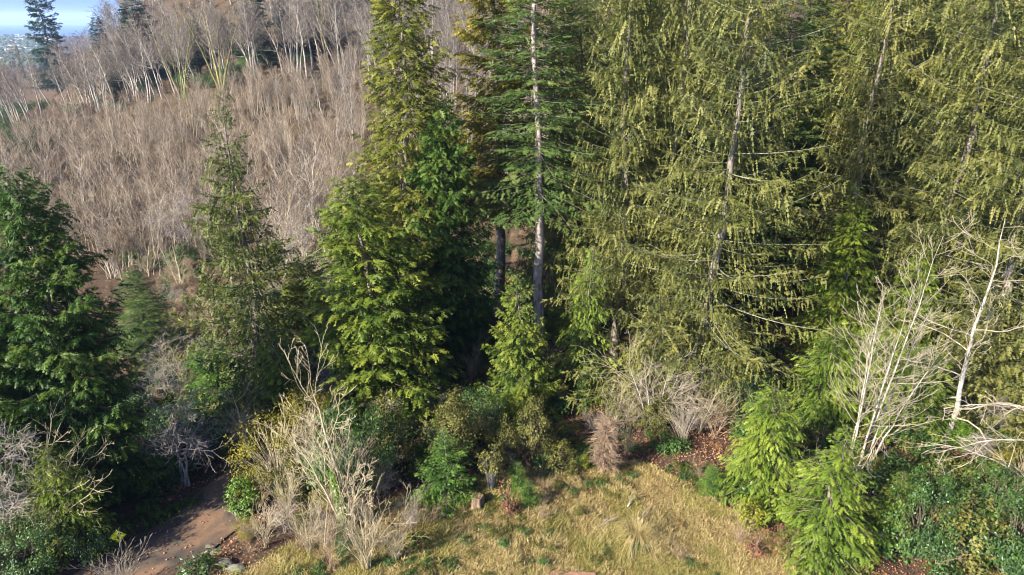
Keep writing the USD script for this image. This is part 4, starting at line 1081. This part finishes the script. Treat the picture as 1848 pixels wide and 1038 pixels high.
for zone, count in (((430, 700, 680, 930), 34), ((600, 1000, 650, 800), 26), ((1000, 1400, 700, 800), 22), ((250, 620, 520, 700), 26), ((-20, 300, 860, 1040), 20), ((1380, 1850, 700, 860), 18), ((440, 760, 930, 1030), 16), ((760, 1080, 800, 850), 10)):
    for n in range(count):
        px, py = srng.uniform(zone[0], zone[1]), srng.uniform(zone[2], zone[3])
        g = at(px, py)
        if np.linalg.norm(RC - g[:2], axis=1).min() < 3.3:
            continue
        leafy = srng.uniform() < (0.25 if zone[3] == 1030 else 0.55)
        k, H, rr = (mix if leafy else bmix)[int(srng.integers(len(mix if leafy else bmix)))]
        sc = srng.uniform(0.6, 1.15) * (0.65 if zone[3] in (1030, 850) else 1.0)
        path, H0, R0 = KINDS[k]
        lab, grp = ("leafy green shrub in the tangled brush under the forest edge", "leafy shrubs of the tangled brush") if leafy else ("bare twiggy shrub in the tangled brush under the forest edge", "bare shrubs of the tangled brush")
        thing("brush_shrub", lab, "shrub", g - [0, 0, 0.05], (srng.normal(0, 5), srng.normal(0, 5), srng.uniform(0, 360)), (rr * sc / R0, rr * sc / R0, H * sc / H0), grp, path)
for n in range(26):
    px, py = srng.uniform(770, 1340), srng.uniform(845, 900) if n < 18 else srng.uniform(900, 1020)
    g = at(px, py)
    k, rr, H = (("fern_kind_c", 0.8, 0.75), ("cane_shrub_kind_c", 0.45, 1.2), ("holly_kind_b", 0.5, 0.8), ("fern_kind_c", 0.6, 0.6))[n % 4]
    path, H0, R0 = KINDS[k]
    lab, grp = (("dry brown fern standing in the rough grass of the clearing", "dry ferns in the rough grass"), ("low brown twiggy plant in the rough grass of the clearing", "twiggy plants in the rough grass"), ("low olive leafy plant in the rough grass of the clearing", "leafy plants in the rough grass"))[(0, 1, 2, 0)[n % 4]]
    thing("rough_plant", lab, "plant", g, (0, 0, srng.uniform(0, 360)), (rr / R0, rr / R0, H / H0), grp, path)
ferns = [(752, 975, 1.1), (735, 990, 0.9), (700, 945, 0.9), (1240, 848, 1.0), (1262, 870, 0.9), (1225, 880, 0.8), (1300, 905, 0.9), (1248, 905, 0.8), (250, 935, 1.3), (285, 940, 1.3), (318, 925, 1.3),
         (345, 912, 1.2), (225, 955, 1.2), (270, 915, 1.3), (1390, 1000, 0.9), (1420, 1020, 1.0), (1310, 860, 0.9), (1275, 845, 0.9), (660, 935, 0.9), (1545, 985, 0.8)]
for q, (px, py, s) in enumerate(ferns):
    shade = px < 400
    g = at(px, py)
    c = "a" if shade else "abc"[q % 3]
    thing("fern", "dark sword fern in the shaded bank beside the road" if shade else "sword fern at the edge of the clearing" if c != "c" else "dry brownish fern at the edge of the clearing", "fern", g, (0, 0, rrng.uniform(0, 360)), (s, s, s),
          "ferns on the shaded road bank" if shade else "green ferns round the clearing" if c != "c" else "dry ferns round the clearing", KINDS[f"fern_kind_{c}"][0])

# ivy climbing the leaning trunk and the bare tree at the left
def ivy(px, py, top, n, spread, lab, lean):
    rng = R(px)
    g = at(px, py)
    H = top_height(g, top)
    z = rng.uniform(0, 1, n) ** 0.8
    a = rng.uniform(0, 6.283, n)
    rr = spread * rng.uniform(0.4, 1, n) * (1 - 0.5 * z)
    p = np.column_stack([lean[0] * H * z ** 1.4 + rr * np.cos(a), lean[1] * H * z + rr * np.sin(a), H * z])
    N = unit(np.column_stack([np.cos(a), np.sin(a), np.full(n, 0.6)]) + rng.normal(0, 0.4, (n, 3)))
    T = unit(np.cross(N, unit(rng.normal(0, 1, (n, 3)))))
    B = np.cross(N, T)
    s = 0.09 * rng.uniform(0.7, 1.3, n)[:, None]
    V = np.stack([p - T * s, p + B * s * 0.7, p + T * s, p - B * s * 0.7], 1).reshape(-1, 3)
    k = np.arange(n) * 4
    F = np.vstack([np.stack([k, k + 1, k + 2], 1), np.stack([k, k + 2, k + 3], 1)])
    t = thing("ivy", lab, "ivy", g)
    put("/World/" + t.GetName() + "/foliage", V, F, "ivy_leaf", np.repeat(rng.uniform(0.2, 0.8, n), 4))


ivy(628, 965, 850, 1500, 0.55, "bright ivy climbing the leaning trunk with pale branches", (-0.13, 0.02))
ivy(112, 985, 890, 900, 0.6, "dark ivy on the bare tree before the dark cedar", (0, 0))
ivy(336, 190, 130, 700, 1.6, "ivy round the foot of the far upright maple", (0, 0))
ivy(412, 172, 118, 900, 2.2, "ivy up the far maple behind the ragged spruce top", (-0.1, 0))

# ------------------------------------------------------------------ undergrowth, grass, fallen leaves
urng = R(421)
ux, uy = urng.uniform(-50, 62, 9000), urng.uniform(30, 92, 9000)
d = np.linalg.norm(np.stack([ux, uy], -1)[:, None] - RC[None, ::4], axis=-1)
ok = (d.min(1) > RW[::4][d.argmin(1)] + 0.7) & (clearing(ux, uy) < 0.12) & (np.abs(ux) < uy * 0.9 + 6) & (meshkit.fbm(np.stack([ux / 6, uy / 6, 0 * ux], -1), 3, 31) > 0.44)
upx, upy = 924 + FPX * ux / (uy * CP + CAM_H * SP), 519 - FPX * (-CAM_H * CP + uy * SP) / (uy * CP + CAM_H * SP)
ok &= ~((upx > 400) & (upx < 1420) & (uy < 36.5)) & ~((upx > 1000) & (upx < 1330) & (upy > 740) & (upy < 910) & (urng.uniform(0, 1, len(ux)) < 0.75))
ux, uy = ux[ok][:3200], uy[ok][:3200]
scatter("undergrowth", "low salal and fern cover on the forest floor", [KINDS[k][0] for k in ("low_shrub_kind", "low_olive_kind", "low_shrub_kind", "fern_kind_b", "fern_kind_c")],
        np.column_stack([ux, uy, height(ux, uy) - 0.05]), urng.uniform(0.7, 1.8, len(ux)), seed=7)
for q in range(4):
    kp = kind(f"grass_tuft_kind_{'abcd'[q]}")
    v, f, t = blades(R(430 + q), 16, (0.26, 0.34, 0.22, 0.28)[q], 0.22, 1.0, 0.042)
    put(kp + "/blades", v, f, "grass_blade" if q < 3 else "moss_blade", t)
gx, gy = urng.uniform(-22, 34, 64000), urng.uniform(28.5, 46, 64000)
gp = np.stack([gx, gy, 0 * gx], -1)
d = np.linalg.norm(gp[:, None, :2] - RC[None, ::5], axis=-1)
ok = (clearing(gx, gy) > urng.uniform(0.15, 0.9, len(gx))) & (d.min(1) > RW[::5][d.argmin(1)] + 0.15)
gx, gy, gp = gx[ok], gy[ok], gp[ok]
mossy = meshkit.fbm(gp / 2.4, 3, 41) > 0.61
hs = 0.55 + 1.1 * meshkit.fbm(gp / 1.3, 3, 43) ** 1.5
for m, nm, lb, ks in ((~mossy, "dry_grass", "dry straw-coloured grass of the clearing", "abc"), (mossy, "green_grass", "mossy yellow-green grass patches of the clearing", "dd")):
    scatter(nm, lb, [f"/World/kinds/grass_tuft_kind_{c}" for c in sorted(set(ks))], np.column_stack([gx[m], gy[m], height(gx[m], gy[m])]), hs[m], tilt=9, seed=8)

wx, wy = urng.uniform(-20, 32, 6500), urng.uniform(28.5, 48, 6500)
ok = ((clearing(wx, wy) > 0.4) | ((wx > 2) & (wx < 14) & (wy < 47.5))) & (meshkit.fbm(np.stack([wx / 2.2, wy / 2.2, 0 * wx], -1), 3, 61) > np.where(wy > 38.5, 0.47, 0.535)) & (np.linalg.norm(np.stack([wx, wy], -1)[:, None] - RC[None, ::5], axis=-1).min(1) > 3.0)
wx, wy = wx[ok], wy[ok]
scatter("weeds", "low weeds, bramble and dead fern tufts in the grass", [KINDS[k][0] for k in ("low_olive_kind", "fern_kind_c", "low_shrub_kind", "low_olive_kind", "fern_kind_c")],
        np.column_stack([wx, wy, height(wx, wy)]), urng.uniform(0.25, 0.6, len(wx)), seed=9)
lx, ly = urng.uniform(-24, 36, 150000), urng.uniform(28.5, 58, 150000)
lp = np.stack([lx, ly, 0 * lx], -1)
u_ = 924 + FPX * lx / (ly * CP + CAM_H * SP)
v_ = 519 - FPX * (-CAM_H * CP + ly * SP) / (ly * CP + CAM_H * SP)
w = 0.18 + 0.14 * sstep(u_, 900, 1300) + 0.62 * np.exp(-((u_ - 1215) / 160) ** 2 - ((v_ - 875) / 75) ** 2) + 0.55 * np.exp(-((u_ - 1050) / 110) ** 2 - ((v_ - 750) / 45) ** 2) + 0.5 * np.exp(-((u_ - 640) / 150) ** 2 - ((v_ - 970) / 75) ** 2) \
    + 0.55 * np.exp(-((u_ - 420) / 60) ** 2 - ((v_ - 1000) / 60) ** 2) + 0.4 * np.exp(-((u_ - 240) / 120) ** 2 - ((v_ - 1010) / 40) ** 2) + 0.25 * np.exp(-((u_ - 1640) / 150) ** 2 - ((v_ - 1010) / 50) ** 2) + 0.12 * sstep(u_, 950, 1300)
droad = np.linalg.norm(np.stack([lx, ly], -1)[:, None] - RC[None, ::6], axis=-1).min(1)
w = w * np.where(droad < 2.3, 0.25, 1.0)
ok = urng.uniform(0, 1, len(lx)) < w * (0.15 + 1.5 * meshkit.fbm(lp / 1.6, 3, 51) ** 1.6)
lx, ly = lx[ok], ly[ok]
n = len(lx)
N = unit(np.column_stack([urng.normal(0, 0.45, (n, 2)), np.ones(n)]))
T = unit(np.cross(N, unit(urng.normal(0, 1, (n, 3)))))
B = np.cross(N, T)
s = urng.uniform(0.035, 0.08, n)[:, None]
lz = height(lx, ly)
d = np.linalg.norm(np.stack([lx, ly], -1)[:, None] - RC[None, ::3], axis=-1)
onroad = d.min(1) < RW[::3][d.argmin(1)]
p = np.column_stack([lx, ly, lz + urng.uniform(0.05, 0.22, n)])
p[onroad, 2] = base_height(RC[::3, 0], RC[::3, 1])[d.argmin(1)][onroad] - 0.25 + 0.09
V = np.stack([p - T * s, p + B * s * 0.75 + N * s * 0.25, p + T * s, p - B * s * 0.75 + N * s * 0.25], 1).reshape(-1, 3)
k = np.arange(n) * 4
tag(put("/World/leaf_litter", V, np.vstack([np.stack([k, k + 1, k + 2], 1), np.stack([k, k + 2, k + 3], 1)]), "litter_leaf", np.repeat(urng.uniform(0.1, 0.9, n), 4)),
    "fallen reddish brown leaves strewn over the grass and road edge", None, None, "stuff")

# ------------------------------------------------------------------ small things of the clearing
g = at(862, 916)
rg = R(440)
st = thing("tree_stump", "weathered sawn stump at the top of the grass below the holly", "stump", g)
w = "/World/" + st.GetName()
a = np.linspace(0, 2 * np.pi, 28, endpoint=False)
flare = 1 + 0.16 * np.sin(5 * a + 1) + 0.08 * np.sin(9 * a)
rings = [(-0.1, 0.56), (0.05, 0.50), (0.25, 0.41), (0.55, 0.385), (0.84, 0.375), (0.86, 0.35)]
V = np.concatenate([np.column_stack([r_ * (1 + (flare - 1) * (1.4 - z_)) * np.cos(a), r_ * (1 + (flare - 1) * (1.4 - z_)) * np.sin(a), np.full(28, z_) + 0.03 * np.cos(3 * a) * (z_ > 0.5)]) for z_, r_ in rings])
F = np.concatenate([np.stack([np.arange(28) + k * 28, (np.arange(28) + 1) % 28 + k * 28, (np.arange(28) + 1) % 28 + (k + 1) * 28, np.arange(28) + (k + 1) * 28], -1) for k in range(len(rings) - 1)])
put(w + "/bark", V, np.vstack([F[:, [0, 1, 2]], F[:, [0, 2, 3]]]), "stump_bark", smooth=True)
top = V[-28:] + [0, 0, 0.004]
put(w + "/cut_face", np.vstack([top, top.mean(0) - [0, 0, 0.01]]), np.stack([np.arange(28), (np.arange(28) + 1) % 28, np.full(28, 28)], 1), "stump_wood")

g = at(1150, 972)
t = thing("grass_tussock", "big pale tussock of long grass beside the broken branch", "grass tussock", g)
v, f, tt = blades(R(441), 420, 1.25, 0.28, 1.5, 0.022, curl=1.5)
put("/World/" + t.GetName() + "/blades", v, f, "grass_blade", np.clip(tt + 0.1, 0, 1))


def stick(px, py, ex, ey, r, lab):
    a, b = at(px, py), at(ex, ey)
    rng = R(px)
    u = np.linspace(0, 1, 9)
    P = (b - a) * u[:, None]
    P[:, 2] = height(a[0] + P[:, 0], a[1] + P[:, 1]) - a[2] + 0.22 + 0.35 * u + rng.normal(0, 0.02, 9)
    P[:, :2] += np.cumsum(rng.normal(0, 0.03, (9, 2)), 0)
    t = thing("broken_branch", lab, "branch", a)
    w = "/World/" + t.GetName()
    rr = r * (1 - 0.6 * u)
    put(w + "/limb", *tubes(P[None], rr[None], 6), "alder_bark", smooth=True)
    P2, r2 = sprout(rng, P[None], rr[None], n=4, lf=0.35, ang=40, up=0.05, wig=0.12, k=5, rmin=0.012)
    put(w + "/twigs", *tubes(P2, r2, 4), "alder_twig")


stick(1150, 950, 1176, 928, 0.075, "thick pale broken branch leaning on the grass tussock")
stick(1081, 956, 1112, 944, 0.05, "thin pale stick lying in the grass left of the tussock")
stick(1142, 1015, 1140, 965, 0.03, "pale stalk standing below the tussock")
stick(1130, 920, 1140, 905, 0.06, "short pale branch piece above the tussock")
# board and stone at the lower edge
g = at(1028, 1046)
t = thing("wooden_board", "long brown weathered board lying in the grass at the lower edge", "board", g + [0, 0, 0.28], (0, 0, -3))
bm = trimesh.creation.box([2.9, 0.5, 0.09])
bm = bm.subdivide().subdivide()
bm.vertices[:, 2] += 0.012 * np.sin(bm.vertices[:, 0] * 2.1)
put("/World/" + t.GetName() + "/plank", bm.vertices, bm.faces, "board_wood")
for sx in (-1.2, 1.2):
    lg = trimesh.creation.box([0.1, 0.42, 0.36])
    lg.apply_translation([sx, 0, -0.23])
    put("/World/" + t.GetName() + "/batten", lg.vertices, lg.faces, "dark_bark")


def rock(px, py, s, lab, seed, cat="stone"):
    g = at(px, py)
    m = trimesh.creation.icosphere(3)
    m.vertices *= (0.75 + 0.5 * meshkit.fbm(m.vertices * 1.6 + seed, 3, seed))[:, None] * np.array(s)
    t = thing("stone", lab, cat, g)
    put("/World/" + t.GetName() + "/rock", m.vertices, m.faces, "mossy_stone", smooth=True)


rock(1040, 1035, (0.28, 0.2, 0.2), "dark stone lying behind the brown board", 3)
for px, py, s, lab in ((392, 1000, 0.28, "mossy stone nearest the grass bank on the road edge"), (404, 1018, 0.34, "mossy stone in the middle of the road edge row"), (425, 1032, 0.4, "mossy stone at the road edge by the lower frame"),
                       (378, 990, 0.25, "small mossy stone farthest up the road edge")):
    rock(px, py, (s * 1.5, s, s * 0.7), lab, px)

# yellow warning sign
g = at(222, 1003)
sg = thing("road_sign", "yellow-green warning sign with a black mark on a thin grey post", "road sign", g, (0, 0, 24))
w = "/World/" + sg.GetName()
H = top_height(g, 955)
pm = trimesh.creation.cylinder(radius=0.035, height=H - 0.1, sections=10)
pm.apply_translation([0, 0, (H - 0.1) / 2])
put(w + "/post", pm.vertices, pm.faces, "galvanized", smooth=True)
from shapely.geometry import Polygon
from shapely import affinity
SG = 0.82
plate = affinity.translate(affinity.rotate(Polygon([(-0.34, -0.34), (0.34, -0.34), (0.34, 0.34), (-0.34, 0.34)]).buffer(0.05), 45, origin=(0, 0)), 0, 0)
plate = affinity.scale(plate, SG, SG, origin=(0, 0))


def upright(poly, th, y):
    m = trimesh.creation.extrude_polygon(poly, th, engine="earcut")
    m.apply_transform(trimesh.transformations.rotation_matrix(math.pi / 2, [1, 0, 0]))
    m.apply_translation([0, y, H - 0.5])
    return m


pl = upright(plate, 0.006, -0.045)
put(w + "/plate", pl.vertices, pl.faces, "sign_yellow")
border = plate.buffer(-0.03).difference(plate.buffer(-0.055))
bd = upright(border, 0.002, -0.0525)
put(w + "/border", bd.vertices, bd.faces, "sign_black")
arrow = Polygon([(-0.05, -0.26), (0.05, -0.26), (0.05, -0.06), (0.17, 0.06), (0.17, 0.12), (0.25, 0.12), (0.12, 0.30), (-0.01, 0.12), (0.07, 0.12), (0.07, 0.09), (-0.05, -0.03)])
arrow = affinity.scale(arrow, SG * 1.15, SG * 1.15, origin=(0, 0))
ar = upright(arrow, 0.002, -0.0525)
put(w + "/arrow", ar.vertices, ar.faces, "sign_black")

# ------------------------------------------------------------------ the town on the plain by the bay
trng = R(450)


def town_kind(name, wl, wd, h, roof, wall, roofmat):
    path = kind(name)
    b = trimesh.creation.box([wl, wd, h])
    b.apply_translation([0, 0, h / 2])
    put(path + "/walls", b.vertices, b.faces, wall)
    o = 0.6
    V = np.array([[-wl / 2 - o, -wd / 2 - o, h + 0.02], [wl / 2 + o, -wd / 2 - o, h + 0.02], [wl / 2 + o, wd / 2 + o, h + 0.02], [-wl / 2 - o, wd / 2 + o, h + 0.02], [-wl / 2 - o, 0, h + roof], [wl / 2 + o, 0, h + roof]])
    put(path + "/roof", V, np.array([[0, 1, 5], [0, 5, 4], [2, 3, 4], [2, 4, 5], [0, 4, 3], [1, 2, 5], [0, 3, 2], [0, 2, 1]]), roofmat)
    return path


tk = [town_kind("warehouse_kind", 60, 32, 9, 2.5, "town_grey", "town_white"), town_kind("hall_kind", 90, 40, 11, 3, "town_white", "town_white"),
      town_kind("house_kind_a", 16, 11, 6, 4, "town_tan", "town_grey"), town_kind("house_kind_b", 18, 12, 6, 4, "town_white", "town_red"), town_kind("block_kind", 36, 18, 16, 1, "town_tan", "town_grey")]
for n in range(95):
    px, py = trng.uniform(-25, 78), 62 + 58 * trng.uniform(0, 1) ** 1.3
    dd = ray(px, max(py, 66))
    sc = (CAM_H + 61.5) / -dd[2]
    p = dd * sc
    far_ = p[1] > 2600
    k = tk[int(trng.choice([0, 1, 4] if far_ else [0, 2, 3, 4, 2, 3]))]
    s = trng.uniform(0.5, 0.95) if far_ else trng.uniform(0.7, 1.1)
    thing("town_building", "pale roofed building of the distant town by the bay", "building", (p[0], p[1], -61.5), (0, 0, trng.choice([20, 110]) + trng.normal(0, 6)), (s, s, s), "buildings of the distant town", k)
ico = trimesh.creation.icosphere(1)
tp = Parts()
for n in range(900):
    px, py = trng.uniform(-25, 78), 66 + 56 * trng.uniform(0, 1)
    dd = ray(px, py)
    p = dd * ((CAM_H + 61.5) / -dd[2])
    s = trng.uniform(6, 13)
    tp.add(ico.vertices * np.array([s, s, s * 0.9]) * trng.uniform(0.75, 1.2, (len(ico.vertices), 1)) + [p[0], p[1], -61.5 + s * 0.5], ico.faces)
v, f, _ = tp.done()
tag(put("/World/town_trees", v, f, "far_wood"), "dark trees massed between the distant town roofs", None, None, "stuff")

# ------------------------------------------------------------------ the air
usdkit.material(stage, "/World/Looks/air", {"v": ("principled_volume", {"color": (0.55, 0.74, 1.0), "density": 0.00006, "anisotropy": 0.2})}, volume="v.volume")
bx = trimesh.creation.box([44000, 25000, 250])
bx.apply_translation([0, 8500, 250 / 2 - 74])
HAZE = True
if HAZE:
    tag(put("/World/haze", bx.vertices, bx.faces, "air"), "thin bluish haze over the bay and town", None, None, "stuff")
print("triangles", sum(tri_count.values()), {k: v for k, v in tri_count.items() if v > 30000})
